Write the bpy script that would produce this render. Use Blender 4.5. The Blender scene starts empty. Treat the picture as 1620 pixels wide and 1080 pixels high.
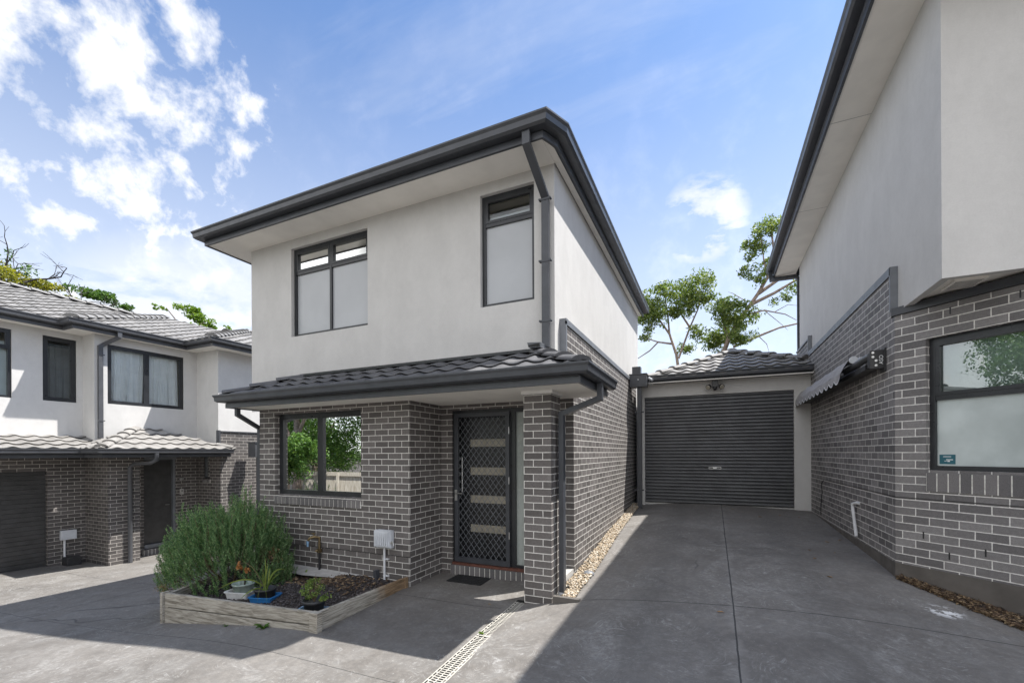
import bpy, bmesh, math, random
import numpy as np
from mathutils import Vector, Matrix
R = math.radians
random.seed(7)
rng = np.random.default_rng(11)
S = bpy.context.scene
COL = S.collection

# ------------------------------------------------------------------ camera, sky, sun, exposure
cd = bpy.data.cameras.new('camera'); cam = bpy.data.objects.new('camera', cd); COL.objects.link(cam)
cd.sensor_width = 36.0; cd.lens = 15.42; cd.shift_y = 0.1089; cd.clip_start = 0.05; cd.clip_end = 4000
YAW = math.atan(316/694.)
cam.matrix_world = Matrix.Translation((0, 0, 1.8)) @ Matrix.Rotation(YAW, 4, 'Z') @ Matrix.Rotation(R(90), 4, 'X') @ Matrix.Rotation(-0.0045, 4, 'Z')
S.camera = cam
S.view_settings.view_transform = 'Standard'; S.view_settings.look = 'None'
S.view_settings.gamma = 1; S.view_settings.exposure = 1.92
SUN = Vector((0.42, 0.325, 1.0)).normalized()
SUN_EL = math.asin(SUN.z); SUN_AZ = math.atan2(SUN.x, SUN.y)
sl = bpy.data.lights.new('sun', 'SUN'); sl.energy = 2.35; sl.angle = R(0.55); sl.color = (1.0, 0.965, 0.92)
so = bpy.data.objects.new('sun', sl); COL.objects.link(so)
so.rotation_euler = SUN.to_track_quat('Z', 'Y').to_euler(); so.location = (10, 6, 30)

def sock(nd, v, inp):
    if isinstance(v, bpy.types.NodeSocket): nd.id_data.links.new(v, inp)
    elif v is not None: inp.default_value = v
class NT:
    def __init__(s, tree): s.t = tree
    def n(s, kind, **kw):
        nd = s.t.nodes.new(kind)
        for k, v in kw.items():
            if k[0] == '_': setattr(nd, k[1:], v)
            else:
                key = int(k[1:]) if k[0] == 'i' and k[1:].isdigit() else k.replace('__', ' ')
                sock(nd, v, nd.inputs[key])
        return nd
    def math(s, op, a, b=None, c=None, clamp=False):
        nd = s.t.nodes.new('ShaderNodeMath'); nd.operation = op; nd.use_clamp = clamp
        for i, v in enumerate((a, b, c)): sock(nd, v, nd.inputs[i])
        return nd.outputs[0]
    def vmath(s, op, a, b=None, out=0):
        nd = s.t.nodes.new('ShaderNodeVectorMath'); nd.operation = op
        sock(nd, a, nd.inputs[0]); sock(nd, b, nd.inputs[1]); return nd.outputs[out]
    def rng(s, v, a, b, c=0., d=1., smooth=True):
        nd = s.t.nodes.new('ShaderNodeMapRange'); nd.clamp = True
        if smooth: nd.interpolation_type = 'SMOOTHSTEP'
        for i, x in enumerate((v, a, b, c, d)): sock(nd, x, nd.inputs[i])
        return nd.outputs[0]
    def noise(s, vec, scale, detail=4, rough=.55, dist=0., out='Fac'):
        return s.n('ShaderNodeTexNoise', Vector=vec, Scale=scale, Detail=detail, Roughness=rough, Distortion=dist).outputs[out]
    def mix(s, f, a, b, mode='MIX'):
        nd = s.t.nodes.new('ShaderNodeMix'); nd.data_type = 'RGBA'; nd.blend_type = mode
        sock(nd, f, nd.inputs[0]); sock(nd, c4(a), nd.inputs[6]); sock(nd, c4(b), nd.inputs[7]); return nd.outputs[2]
def c4(c):
    if isinstance(c, bpy.types.NodeSocket): return c
    if isinstance(c, (int, float)): return (c, c, c, 1)
    return tuple(c) + (1,) if len(c) == 3 else c

W = bpy.data.worlds.new('World'); S.world = W; W.use_nodes = True
w = NT(W.node_tree); W.node_tree.nodes.clear()
sky = w.n('ShaderNodeTexSky', _sky_type='NISHITA', _sun_disc=False, _sun_elevation=SUN_EL, _sun_rotation=SUN_AZ, _altitude=100, _air_density=1.0, _dust_density=0.8, _ozone_density=1.2)
tc = w.n('ShaderNodeTexCoord').outputs['Generated']
sep = w.n('ShaderNodeSeparateXYZ', Vector=tc)
zz = w.math('ADD', w.math('MAXIMUM', sep.outputs[2], 0.0), 0.12)
cp = w.n('ShaderNodeCombineXYZ', X=w.math('DIVIDE', sep.outputs[0], zz), Y=w.math('DIVIDE', sep.outputs[1], zz)).outputs[0]
def dirmask(d, a, b):
    d = Vector(d).normalized()
    return w.rng(w.vmath('DOT_PRODUCT', tc, tuple(d), 'Value'), a, b)
def amax(*v):
    r = v[0]
    for x in v[1:]: r = w.math('MAXIMUM', r, x)
    return r
# cumulus heaps
nz = w.noise(tc, 15.0, 8, .60, .15); nzb = w.noise(tc, 5.0, 3, .5)
cover = amax(dirmask((-.80, .295, .50), .95, .985), w.math('MULTIPLY', dirmask((-.90, .27, .34), .95, .995), .6),
             w.math('MULTIPLY', dirmask((-.77, .43, .472), .988, .9995), .75),
             w.math('MULTIPLY', dirmask((-.75, -.5, .30), .80, .97), .9), w.math('MULTIPLY', dirmask((.2, -.9, .3), .80, .97), .9))
cum = w.rng(w.math('ADD', w.math('ADD', nz, w.math('MULTIPLY', nzb, .30)), w.math('MULTIPLY', cover, .235)), .73, 1.03)
cum = w.math('MULTIPLY', cum, w.rng(cover, .02, .30))
puff = w.math('MULTIPLY', dirmask((-.012, .902, .434), .9945, .9993), w.rng(w.noise(cp, 5.0, 7, .6, .2), .36, .62))
# streaky cirrus veil
stx = w.n('ShaderNodeMapping', Vector=cp, Rotation=(0, 0, R(-38)), Scale=(.35, 1.7, 1)).outputs[0]
veil = w.rng(w.noise(stx, 1.9, 7, .58, .5), .38, .78)
veil = w.math('ADD', w.math('MULTIPLY', veil, .30), .02)
# bright bank low on the left
bank = w.math('MULTIPLY', dirmask((-.85, .50, .10), .925, .99), w.rng(w.noise(cp, 1.7, 6, .6, .2), .22, .52))
low = w.rng(sep.outputs[2], .80, .10, .0, .66)
cl = amax(w.math('MULTIPLY', puff, .85), w.math('MULTIPLY', cum, .88), veil, w.math('MULTIPLY', bank, .9), low)
skyc = w.mix(1.0, sky.outputs[0], (.54, .71, .88), 'MULTIPLY')
shade = w.mix(w.rng(nz, .45, .75), (4.3, 4.4, 4.6), (5.6, 5.5, 5.4))
col = w.mix(cl, skyc, shade)
# unseen bright cloud bank behind the camera, added to lift the shaded front walls
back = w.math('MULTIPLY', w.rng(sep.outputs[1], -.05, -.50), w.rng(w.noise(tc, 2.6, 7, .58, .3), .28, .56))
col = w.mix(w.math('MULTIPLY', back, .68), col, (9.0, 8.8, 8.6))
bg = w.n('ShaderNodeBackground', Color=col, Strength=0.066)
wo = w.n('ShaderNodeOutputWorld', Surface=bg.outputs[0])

# ------------------------------------------------------------------ materials
MATS = {}
def mat(name, fn):
    m = bpy.data.materials.new(name); m.use_nodes = True; m.node_tree.nodes.clear()
    t = NT(m.node_tree); out = t.n('ShaderNodeOutputMaterial')
    sh = fn(t); m.node_tree.links.new(sh, out.inputs[0]); MATS[name] = m; return m
def pbr(t, col, rough=.6, metal=0., bump=None, bstr=.3, bdist=.01, spec=.5, coat=0.):
    nd = t.n('ShaderNodeBsdfPrincipled')
    sock(nd, c4(col), nd.inputs['Base Color']); sock(nd, rough, nd.inputs['Roughness']); sock(nd, metal, nd.inputs['Metallic'])
    nd.inputs['Specular IOR Level'].default_value = spec; nd.inputs['Coat Weight'].default_value = coat
    if bump is not None:
        b = t.n('ShaderNodeBump', Strength=bstr, Distance=bdist, Height=bump); t.t.links.new(b.outputs[0], nd.inputs['Normal'])
    return nd.outputs[0]
def pos(t): return t.n('ShaderNodeNewGeometry').outputs['Position']
def uvm(t): return t.n('ShaderNodeTexCoord').outputs['UV']
def simple(name, c, rough=.5, metal=0., var=.12, scale=6, bs=0., bscale=80, spec=.5):
    def f(t):
        p = pos(t); n = t.noise(p, scale, 5)
        cc = t.mix(t.rng(n, .3, .7), tuple(x*(1-var) for x in c), tuple(min(1, x*(1+var)) for x in c))
        rr = t.rng(t.noise(p, scale*2.3, 4), .3, .7, rough*.85, min(1, rough*1.15))
        return pbr(t, cc, rr, metal, t.noise(p, bscale, 3) if bs else None, bs, .004, spec)
    return mat(name, f)
def brick_fn(c1, c2, mort, vo=0.0, speck=.35):
    def f(t):
        uv = t.n('ShaderNodeMapping', Vector=uvm(t), Location=(0.03, vo, 0)).outputs[0]
        wn = t.noise(uv, 9, 2, .5, out='Color')
        uvw = t.vmath('ADD', uv, t.vmath('MULTIPLY', t.vmath('SUBTRACT', wn, (.5, .5, .5)), (.004, .004, 0)))
        b = t.n('ShaderNodeTexBrick', Vector=uvw, Color1=c4(c1), Color2=c4(c2), Mortar=(0, 0, 0, 1), Scale=1., Brick__Width=.24, Row__Height=.086)
        b.inputs['Mortar Size'].default_value = .0053; b.inputs['Mortar Smooth'].default_value = .25; b.inputs['Bias'].default_value = 0.
        b.offset = .5
        fac = b.outputs['Fac']
        fine = t.noise(uv, 260, 2, .7); mid = t.noise(uv, 34, 4, .6); big = t.noise(pos(t), 1.3, 4)
        bc = t.mix(t.rng(fine, .35, .66), b.outputs['Color'], t.mix(1., b.outputs['Color'], (1+speck*2.2,)*3, 'MULTIPLY'))
        bc = t.mix(t.rng(mid, .3, .7, 0, .45), bc, t.mix(1., bc, (.62, .60, .60), 'MULTIPLY'))
        mc = t.mix(t.rng(mid, .3, .75), mort, tuple(x*.72 for x in mort))
        cc = t.mix(fac, bc, mc)
        bl = t.rng(t.noise(t.n('ShaderNodeMapping', Vector=pos(t), Scale=(1.5, 1.5, .6)).outputs[0], 2.1, 6, .7), .60, .78, 0, .30)
        cc = t.mix(bl, cc, (.42, .41, .39))
        cc = t.mix(t.rng(big, .35, .75, 0, .35), cc, t.mix(1., cc, (.78, .77, .75), 'MULTIPLY'))
        h = t.math('SUBTRACT', t.math('MULTIPLY', fine, .12), t.math('ADD', fac, t.math('MULTIPLY', t.noise(uv, 90, 3), .25)))
        return pbr(t, cc, t.rng(fine, .3, .7, .55, .85), 0, h, .5, .004, .45)
    return f
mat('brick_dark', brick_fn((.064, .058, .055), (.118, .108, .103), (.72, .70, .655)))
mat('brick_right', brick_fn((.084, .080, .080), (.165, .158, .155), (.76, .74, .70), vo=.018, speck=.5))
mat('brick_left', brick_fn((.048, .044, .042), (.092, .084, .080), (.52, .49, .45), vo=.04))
def brick_unit(t):
    p = pos(t); f = t.noise(p, 220, 2, .7)
    r = t.n('ShaderNodeNewGeometry').outputs['Random Per Island']
    c = t.mix(r, (.072, .069, .070), (.125, .118, .116))
    return pbr(t, t.mix(t.rng(f, .35, .66), c, t.mix(1., c, (1.7,)*3, 'MULTIPLY')), .75, 0, f, .4, .003)
mat('brick_unit', brick_unit)
simple('mortar', (.72, .70, .65), .9, 0, .15, 30, .4, 200)
def stucco(a):
    def f(t):
        p = pos(t)
        st = t.n('ShaderNodeMapping', Vector=p, Scale=(1.3, 1.3, .8)).outputs[0]
        n1 = t.noise(st, 2.3, 6, .6, .3); n2 = t.noise(p, 14, 5, .6); n3 = t.noise(p, 75, 4, .75)
        c = t.mix(t.rng(n1, .3, .72), tuple(x*.945 for x in a), tuple(x*1.03 for x in a))
        c = t.mix(t.rng(n2, .35, .75, 0, .35), c, t.mix(1., c, (.90, .90, .90), 'MULTIPLY'))
        c = t.mix(t.rng(n3, .35, .65, 0, .5), c, t.mix(1., c, (.91, .91, .91), 'MULTIPLY'))
        drip = t.noise(t.n('ShaderNodeMapping', Vector=p, Scale=(9, 9, .35)).outputs[0], 1.0, 5, .65)
        c = t.mix(t.rng(drip, .52, .78, 0, .09), c, t.mix(1., c, (.74, .745, .75), 'MULTIPLY'))
        h = t.math('ADD', n3, t.math('MULTIPLY', n2, .6))
        return pbr(t, c, .9, 0, h, .42, .005, .3)
    return f
mat('stucco', stucco((.57, .56, .54)))
mat('stucco_left', stucco((.61, .60, .58)))
simple('soffit', (.82, .79, .73), .75, 0, .04, 3)
simple('trim_metal', (.050, .054, .062), .36, .0, .12, 5, .0)
simple('trim_left', (.075, .078, .085), .4, .0, .12, 5)
simple('flashing', (.16, .17, .185), .45, .1, .12, 5)
simple('frame_metal', (.022, .024, .027), .32, 0., .15, 5)
simple('roller_metal', (.095, .098, .104), .42, .15, .14, 3)
simple('bare_metal', (.55, .55, .54), .35, .8, .1, 20)
simple('black_plastic', (.018, .018, .019), .4, 0, .2, 20)
simple('door_black', (.016, .017, .019), .28, 0, .2, 9)
simple('door_grey', (.050, .049, .048), .45, 0, .18, 6)
simple('timber_red', (.12, .045, .03), .6, 0, .2, 20)
simple('white_plastic', (.55, .57, .60), .45, 0, .08, 9)
simple('pvc', (.62, .63, .64), .35, 0, .06, 9)
simple('tub_white', (.66, .66, .64), .5, 0, .1, 12)
simple('tub_blue', (.03, .17, .42), .42, 0, .1, 12)
simple('tub_pale', (.22, .36, .52), .45, 0, .12, 12)
simple('pot_green', (.30, .36, .32), .7, 0, .2, 20, .3, 60)
simple('pot_black', (.03, .03, .032), .5, 0, .2, 20)
simple('brass', (.20, .15, .08), .5, .8, .35, 40)
simple('plinth', (.105, .095, .085), .9, 0, .15, 4, .4, 90)
simple('concrete_pale', (.40, .39, .37), .9, 0, .12, 12, .4, 90)
simple('rubber_mat', (.014, .014, .015), .95, 0, .3, 60, .9, 300)
simple('canvas', (.34, .33, .33), .9, 0, .1, 8, .3, 300)
simple('white_paint', (.72, .71, .68), .5, 0, .05, 8)
simple('teal_sticker', (.02, .11, .14), .4, 0, .05, 8)
simple('white_print', (.75, .76, .76), .6, 0, .02, 8)
simple('drain_plastic', (.44, .42, .37), .6, 0, .14, 20)
simple('drain_dark', (.012, .012, .011), .9)
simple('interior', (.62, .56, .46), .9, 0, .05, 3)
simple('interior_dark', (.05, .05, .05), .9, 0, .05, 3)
simple('soil', (.035, .026, .022), .95, 0, .4, 20, .8, 60)
simple('bark', (.27, .21, .17), .9, 0, .35, 9, .8, 30)
simple('bark_dark', (.05, .042, .038), .9, 0, .3, 9, .5, 30)
simple('twig', (.14, .10, .06), .9, 0, .3, 30)
def tilemat(a, b, lich):
    def f(t):
        p = pos(t); uv = uvm(t)
        cell = t.n('ShaderNodeTexWhiteNoise', _noise_dimensions='2D', Vector=t.vmath('FLOOR', t.vmath('DIVIDE', uv, (.30, .32, 1)))).outputs[0]
        n = t.noise(p, 9, 5, .6); n2 = t.noise(p, 70, 3, .7)
        c = t.mix(cell, a, b); c = t.mix(t.rng(n, .35, .7, 0, .6), c, t.mix(1., c, (.72, .72, .73), 'MULTIPLY'))
        c = t.mix(t.rng(n2, .62, .75, 0, .5), c, lich)
        return pbr(t, c, .62, 0, n2, .35, .004, .4)
    return f
mat('tile_dark', tilemat((.075, .076, .082), (.115, .115, .12), (.22, .21, .19)))
mat('tile_grey', tilemat((.19, .185, .178), (.27, .262, .25), (.36, .35, .32)))
mat('tile_tan', tilemat((.215, .205, .19), (.30, .287, .268), (.38, .37, .34)))
def concrete(t):
    p = pos(t); sp = t.n('ShaderNodeSeparateXYZ', Vector=p); X, Y = sp.outputs[0], sp.outputs[1]
    big = t.noise(p, .55, 5, .6, .4); mid = t.noise(p, 3.1, 6, .62, .8); fine = t.noise(p, 95, 3, .7)
    c = t.mix(t.rng(big, .3, .7), (.122, .113, .103), (.170, .159, .146))
    c = t.mix(t.rng(mid, .42, .72, 0, .45), c, (.21, .205, .196))
    c = t.mix(t.rng(mid, .25, .42, .35, 0), c, (.088, .086, .083))
    # trowel swirls and scrapes: bent, stretched hairlines gathered in patches
    wv = t.noise(p, 1.4, 2, .5, out='Color')
    pw = t.vmath('ADD', p, t.vmath('MULTIPLY', t.vmath('SUBTRACT', wv, (.5, .5, .5)), (1.3, 1.3, 0)))
    sc = t.noise(t.n('ShaderNodeMapping', Vector=pw, Rotation=(0, 0, .5), Scale=(12, 60, 1)).outputs[0], 1.0, 6, .78, .4)
    patch = t.math('MULTIPLY', t.rng(t.noise(p, .9, 4, .6, .7), .40, .58), t.rng(t.noise(p, 6., 4, .65), .34, .55))
    scr = t.math('MULTIPLY', t.rng(sc, .52, .62), t.math('MULTIPLY', patch, .42))
    c = t.mix(scr, c, (.42, .42, .41))
    c = t.mix(t.rng(t.noise(p, 17, 5, .72), .40, .68, 0, .45), c, t.mix(1., c, (1.55, 1.54, 1.52), 'MULTIPLY'))
    sf = t.math('MULTIPLY', t.rng(t.noise(p, .75, 5, .7, 1.2), .53, .68), t.rng(t.noise(p, 24, 5, .75), .40, .62))
    c = t.mix(t.math('MULTIPLY', sf, .42), c, (.36, .355, .34))
    spk = t.rng(t.noise(p, 26, 4, .75), .62, .70, 0, .6)
    c = t.mix(spk, c, (.34, .335, .32))
    c = t.mix(t.rng(fine, .3, .7, 0, .5), c, t.mix(1., c, (.74, .74, .74), 'MULTIPLY'))
    for cx_, wd_, am in ((-.62, .17, .22), (.95, .17, .20)):
        dd = t.math('ADD', t.math('ABSOLUTE', t.math('SUBTRACT', X, cx_)), t.math('MULTIPLY', t.math('SUBTRACT', t.noise(p, 2.2, 4), .5), .35))
        c = t.mix(t.math('MULTIPLY', t.rng(dd, wd_*1.6, wd_*.3), am), c, (.07, .068, .066))
    vo = t.n('ShaderNodeTexVoronoi', Vector=p, Scale=1.1).outputs[0]
    c = t.mix(t.math('MULTIPLY', t.rng(vo, .035, .015), t.rng(t.noise(p, .7, 2), .5, .56, 0, .6)), c, (.05, .05, .05))
    jd = t.math('ABSOLUTE', t.math('SUBTRACT', X, .19))
    c = t.mix(t.math('MULTIPLY', t.rng(jd, .10, .0, 0, .30), t.rng(t.noise(p, 5, 4), .4, .6)), c, (.30, .29, .275))
    def line(v, x0, wd=.006):
        v = t.math('ADD', v, t.math('MULTIPLY', t.math('SUBTRACT', t.noise(p, 7, 3), .5), .012))
        return t.math('LESS_THAN', t.math('ABSOLUTE', t.math('SUBTRACT', v, x0)), wd)
    right = t.math('GREATER_THAN', X, -1.36); left = t.math('LESS_THAN', X, -2.3)
    j = t.math('MULTIPLY', t.math('MAXIMUM', line(X, .19, .007), line(Y, 4.93)), right)
    j2 = t.math('MULTIPLY', t.math('MAXIMUM', line(Y, 4.72, .005), line(Y, 2.95, .004)), left)
    j2 = t.math('MAXIMUM', j2, line(X, -9.3, .008))
    crack = t.rng(t.n('ShaderNodeTexVoronoi', _feature='DISTANCE_TO_EDGE', Vector=t.vmath('ADD', p, t.vmath('MULTIPLY', wv, (.5, .5, 0))), Scale=.33).outputs[0], .0, .006, .75, 0, False)
    crack = t.math('MULTIPLY', crack, t.rng(t.noise(p, .4, 2), .52, .60))
    dk = t.math('MINIMUM', t.math('ADD', t.math('ADD', j, j2), crack), 1.)
    c = t.mix(t.math('MULTIPLY', dk, .85), c, (.03, .03, .03))
    # spilt pale plaster marks by the right house
    m = t.math('MULTIPLY', t.rng(t.vmath('DISTANCE', t.n('ShaderNodeCombineXYZ', X=X, Y=Y).outputs[0], (1.98, 5.43, 0), 'Value'), .05, .19, 1, 0), t.rng(t.noise(p, 13, 4, .6), .50, .56))
    c = t.mix(m, c, (.70, .70, .69))
    h = t.math('SUBTRACT', t.math('ADD', t.math('MULTIPLY', fine, .5), t.math('MULTIPLY', sc, .25)), t.math('MULTIPLY', dk, 2.))
    return pbr(t, c, t.rng(mid, .3, .7, .62, .88), 0, h, .35, .006, .4)
mat('concrete', concrete)
def timber(t):
    uv = uvm(t); p = pos(t)
    oi = t.n('ShaderNodeTexCoord').outputs['Object']
    st = t.n('ShaderNodeMapping', Vector=uv, Scale=(1.1, 13, 1)).outputs[0]
    g = t.noise(st, 3.0, 6, .62, 1.2); g2 = t.noise(t.n('ShaderNodeMapping', Vector=uv, Scale=(4, 120, 1)).outputs[0], 1, 4, .6)
    k = t.n('ShaderNodeTexVoronoi', Vector=t.n('ShaderNodeMapping', Vector=uv, Scale=(2.6, 7, 1)).outputs[0], Scale=1.).outputs[0]
    c = t.mix(t.rng(g, .30, .66), (.15, .13, .10), (.44, .41, .35))
    c = t.mix(t.rng(g2, .55, .75, 0, .5), c, (.17, .15, .12))
    c = t.mix(t.rng(k, .02, .10, .55, 0), c, (.16, .11, .07))
    sp = t.n('ShaderNodeSeparateXYZ', Vector=p)
    br = t.math('MULTIPLY', t.rng(t.math('ADD', sp.outputs[1], t.math('MULTIPLY', t.noise(p, 5, 3), .5)), 4.55, 4.95), t.math('GREATER_THAN', sp.outputs[0], -4.1))
    c = t.mix(t.math('MULTIPLY', br, .8), c, t.mix(1., c, (.55, .33, .14), 'MULTIPLY'))
    return pbr(t, c, .85, 0, g2, .5, .006)
mat('timber', timber)
def paling(t):
    uv = uvm(t); n = t.noise(t.n('ShaderNodeMapping', Vector=uv, Scale=(16, 1.2, 1)).outputs[0], 2, 5)
    return pbr(t, t.mix(t.rng(n, .3, .7), (.28, .24, .19), (.52, .48, .41)), .85)
mat('paling', paling)
def glass(name, refl, tint, ior=1.8):
    def f(t):
        fr = t.n('ShaderNodeFresnel', IOR=ior).outputs[0]
        fr = t.math('MAXIMUM', fr, refl)
        g = t.n('ShaderNodeBsdfGlossy', Roughness=.004, Color=(.95, .97, .96, 1)).outputs[0]
        tr = t.n('ShaderNodeBsdfTransparent', Color=c4(tint)).outputs[0]
        return t.n('ShaderNodeMixShader', i0=fr, i1=tr, i2=g).outputs[0]
    return mat(name, f)
glass('glass', .05, (.94, .96, .96), 1.33); glass('glass_dark', .17, (.35, .37, .36), 1.65); glass('glass_refl', .16, (.80, .84, .83), 1.6)
simple('frosted', (.40, .415, .43), .22, 0, .04, 2)
simple('frosted_pale', (.46, .51, .50), .15, 0, .13, 2.2)
simple('blind_grey', (.50, .515, .53), .8, 0, .03, 2)
simple('blind_pale', (.60, .65, .64), .75, 0, .05, 2)
simple('door_glass', (.30, .275, .22), .3, 0, .1, 4)
simple('sidelight', (.34, .37, .35), .25, 0, .15, 2)
simple('curtain_white', (.90, .90, .89), .9, 0, .05, 5)
simple('curtain_grey', (.15, .16, .165), .9, 0, .1, 5)
def leafmat(name, a, b, c, tr=.35, rough=.5):
    def f(t):
        r = t.n('ShaderNodeNewGeometry').outputs['Random Per Island']
        cr = t.n('ShaderNodeValToRGB', Fac=r); e = cr.color_ramp.elements
        e[0].color = c4(a); e[1].color = c4(c); m = e.new(.55); m.color = c4(b)
        col = cr.outputs[0]
        p = pbr(t, col, rough, 0, None, spec=.4)
        tl = t.n('ShaderNodeBsdfTranslucent', Color=t.mix(1., col, (1.3, 1.35, .7), 'MULTIPLY')).outputs[0]
        return t.n('ShaderNodeMixShader', i0=tr, i1=p, i2=tl).outputs[0]
    return mat(name, f)
leafmat('leaf_gum', (.08, .125, .03), (.155, .225, .06), (.30, .34, .10), .45)
leafmat('leaf_green', (.035, .085, .018), (.08, .17, .03), (.16, .26, .05))
leafmat('leaf_bright', (.10, .18, .02), (.17, .28, .03), (.26, .36, .06))
leafmat('leaf_yellow', (.15, .18, .02), (.30, .30, .04), (.44, .40, .07), .45)
leafmat('leaf_rosemary', (.04, .105, .038), (.125, .225, .095), (.27, .38, .18), .35, .6)
leafmat('leaf_strap', (.11, .17, .035), (.19, .25, .05), (.30, .33, .08), .3)
leafmat('leaf_pot', (.09, .15, .03), (.16, .24, .05), (.27, .34, .10), .3)
leafmat('leaf_dry', (.16, .08, .03), (.30, .17, .07), (.42, .32, .18), .15)
leafmat('flower_dry', (.30, .12, .03), (.42, .19, .06), (.50, .30, .14), .2)
def stones(name, a, b, c):
    def f(t):
        r = t.n('ShaderNodeNewGeometry').outputs['Random Per Island']
        cr = t.n('ShaderNodeValToRGB', Fac=r); e = cr.color_ramp.elements
        e[0].color = c4(a); e[1].color = c4(c); m = e.new(.5); m.color = c4(b)
        return pbr(t, cr.outputs[0], .8)
    return mat(name, f)
stones('pebbles', (.22, .16, .10), (.36, .29, .20), (.52, .48, .41))
stones('gravel', (.018, .015, .014), (.045, .038, .037), (.135, .12, .12))
stones('mulch', (.035, .022, .015), (.10, .06, .035), (.33, .24, .14))

# ------------------------------------------------------------------ mesh helpers
def tag(o, label=None, cat=None, group=None, kind=None):
    if label: o['label'] = label
    if cat: o['category'] = cat
    if group: o['group'] = group
    if kind: o['kind'] = kind
    return o
def thing(name, loc, label, cat, group=None):
    o = bpy.data.objects.new(name, None); o.empty_display_size = .2; COL.objects.link(o); o.location = loc
    return tag(o, label, cat, group)
def root_of(o):
    while o.parent: o = o.parent
    return o
class MB:
    def __init__(s): s.v = []; s.f = []; s.m = []; s.mi = 0; s.smooth = set(); s.fr = None
    def P(s, p):
        if s.fr is None: return tuple(p)
        o, U, N = s.fr
        return (o[0]+p[0]*U[0]+p[1]*N[0], o[1]+p[0]*U[1]+p[1]*N[1], o[2]+p[2])
    def add(s, vs, fs, smooth=False):
        b = len(s.v); s.v += [s.P(p) for p in vs]
        for f in fs:
            if smooth: s.smooth.add(len(s.f))
            s.f.append([b+i for i in f]); s.m.append(s.mi)
    def quad(s, a, b, c, d): s.add([a, b, c, d], [(0, 1, 2, 3)])
    def poly(s, pts): s.add(pts, [tuple(range(len(pts)))])
    def box(s, x0, y0, z0, x1, y1, z1):
        x0, x1 = sorted((x0, x1)); y0, y1 = sorted((y0, y1)); z0, z1 = sorted((z0, z1))
        s.add([(x0,y0,z0),(x1,y0,z0),(x1,y1,z0),(x0,y1,z0),(x0,y0,z1),(x1,y0,z1),(x1,y1,z1),(x0,y1,z1)],
              [(0,3,2,1),(4,5,6,7),(0,1,5,4),(1,2,6,5),(2,3,7,6),(3,0,4,7)])
    def tube(s, pts, r, n=10, caps=True, smooth=True):
        pts = [Vector(p) for p in pts]; rs = r if isinstance(r, (list, tuple)) else [r]*len(pts)
        vs = []; prev = None
        for i, p in enumerate(pts):
            d = (pts[min(i+1, len(pts)-1)]-pts[max(i-1, 0)]).normalized()
            a = prev if prev is not None else (Vector((0,0,1)) if abs(d.z) < .9 else Vector((1,0,0)))
            u = (a - d*a.dot(d)).normalized(); prev = u; v = d.cross(u)
            for k in range(n):
                t = 2*math.pi*k/n; vs.append(tuple(p+u*math.cos(t)*rs[i]+v*math.sin(t)*rs[i]))
        fs = [(i*n+k, i*n+(k+1)%n, (i+1)*n+(k+1)%n, (i+1)*n+k) for i in range(len(pts)-1) for k in range(n)]
        s.add(vs, fs, smooth)
        if caps: s.add(vs[:n], [tuple(range(n))[::-1]]); s.add(vs[-n:], [tuple(range(n))])
    def rtube(s, pts, w_, d_, up=None):          # rectangular pipe swept along points with mitres
        pts = [Vector(p) for p in pts]; up = Vector(up) if up else Vector((0, 1, 0)); vs = []
        for i, p in enumerate(pts):
            d1 = (pts[i]-pts[i-1]).normalized() if i else (pts[1]-pts[0]).normalized()
            d2 = (pts[i+1]-pts[i]).normalized() if i < len(pts)-1 else d1
            d = (d1+d2).normalized(); k = 1/max(.4, d.dot(d1))
            side = up - d*up.dot(d); side.normalize(); o = d.cross(side).normalized()
            s1 = k if abs((d1-d2).normalized().dot(side)) > .5 else 1; s2 = k if s1 == 1 else 1
            for a, b in ((-1,-1),(1,-1),(1,1),(-1,1)): vs.append(tuple(p+side*a*d_/2*s1+o*b*w_/2*s2))
        fs = [(i*4+k, i*4+(k+1)%4, (i+1)*4+(k+1)%4, (i+1)*4+k) for i in range(len(pts)-1) for k in range(4)]
        fs += [(3,2,1,0), tuple(len(vs)-4+i for i in range(4))]
        s.add(vs, fs)
    def lathe(s, c, prof, n=24, sx=1, sy=1):
        vs = [(c[0]+r*sx*math.cos(2*math.pi*k/n), c[1]+r*sy*math.sin(2*math.pi*k/n), c[2]+z) for r, z in prof for k in range(n)]
        s.add(vs, [(i*n+k, i*n+(k+1)%n, (i+1)*n+(k+1)%n, (i+1)*n+k) for i in range(len(prof)-1) for k in range(n)], True)
    def sweep(s, path, prof, z=0., closed=True):  # path in XY (outward = right of travel), profile (out, z)
        pts = [Vector(p) for p in path]; vs = []; n = len(prof)
        for i, p in enumerate(pts):
            d1 = (pts[i]-pts[i-1]).normalized() if i else (pts[1]-pts[0]).normalized()
            d2 = (pts[i+1]-pts[i]).normalized() if i < len(pts)-1 else d1
            n1 = Vector((d1.y, -d1.x)); n2 = Vector((d2.y, -d2.x)); m = (n1+n2).normalized(); m = m/m.dot(n1)
            for o, h in prof: vs.append((p.x+m.x*o, p.y+m.y*o, z+h))
        K = n if closed else n-1
        fs = [(i*n+k, (i+1)*n+k, (i+1)*n+(k+1)%n, i*n+(k+1)%n) for i in range(len(pts)-1) for k in range(K)]
        s.add(vs, fs)
        if closed: s.add(vs[:n], [tuple(range(n))]); s.add(vs[-n:], [tuple(range(n))[::-1]])
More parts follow.
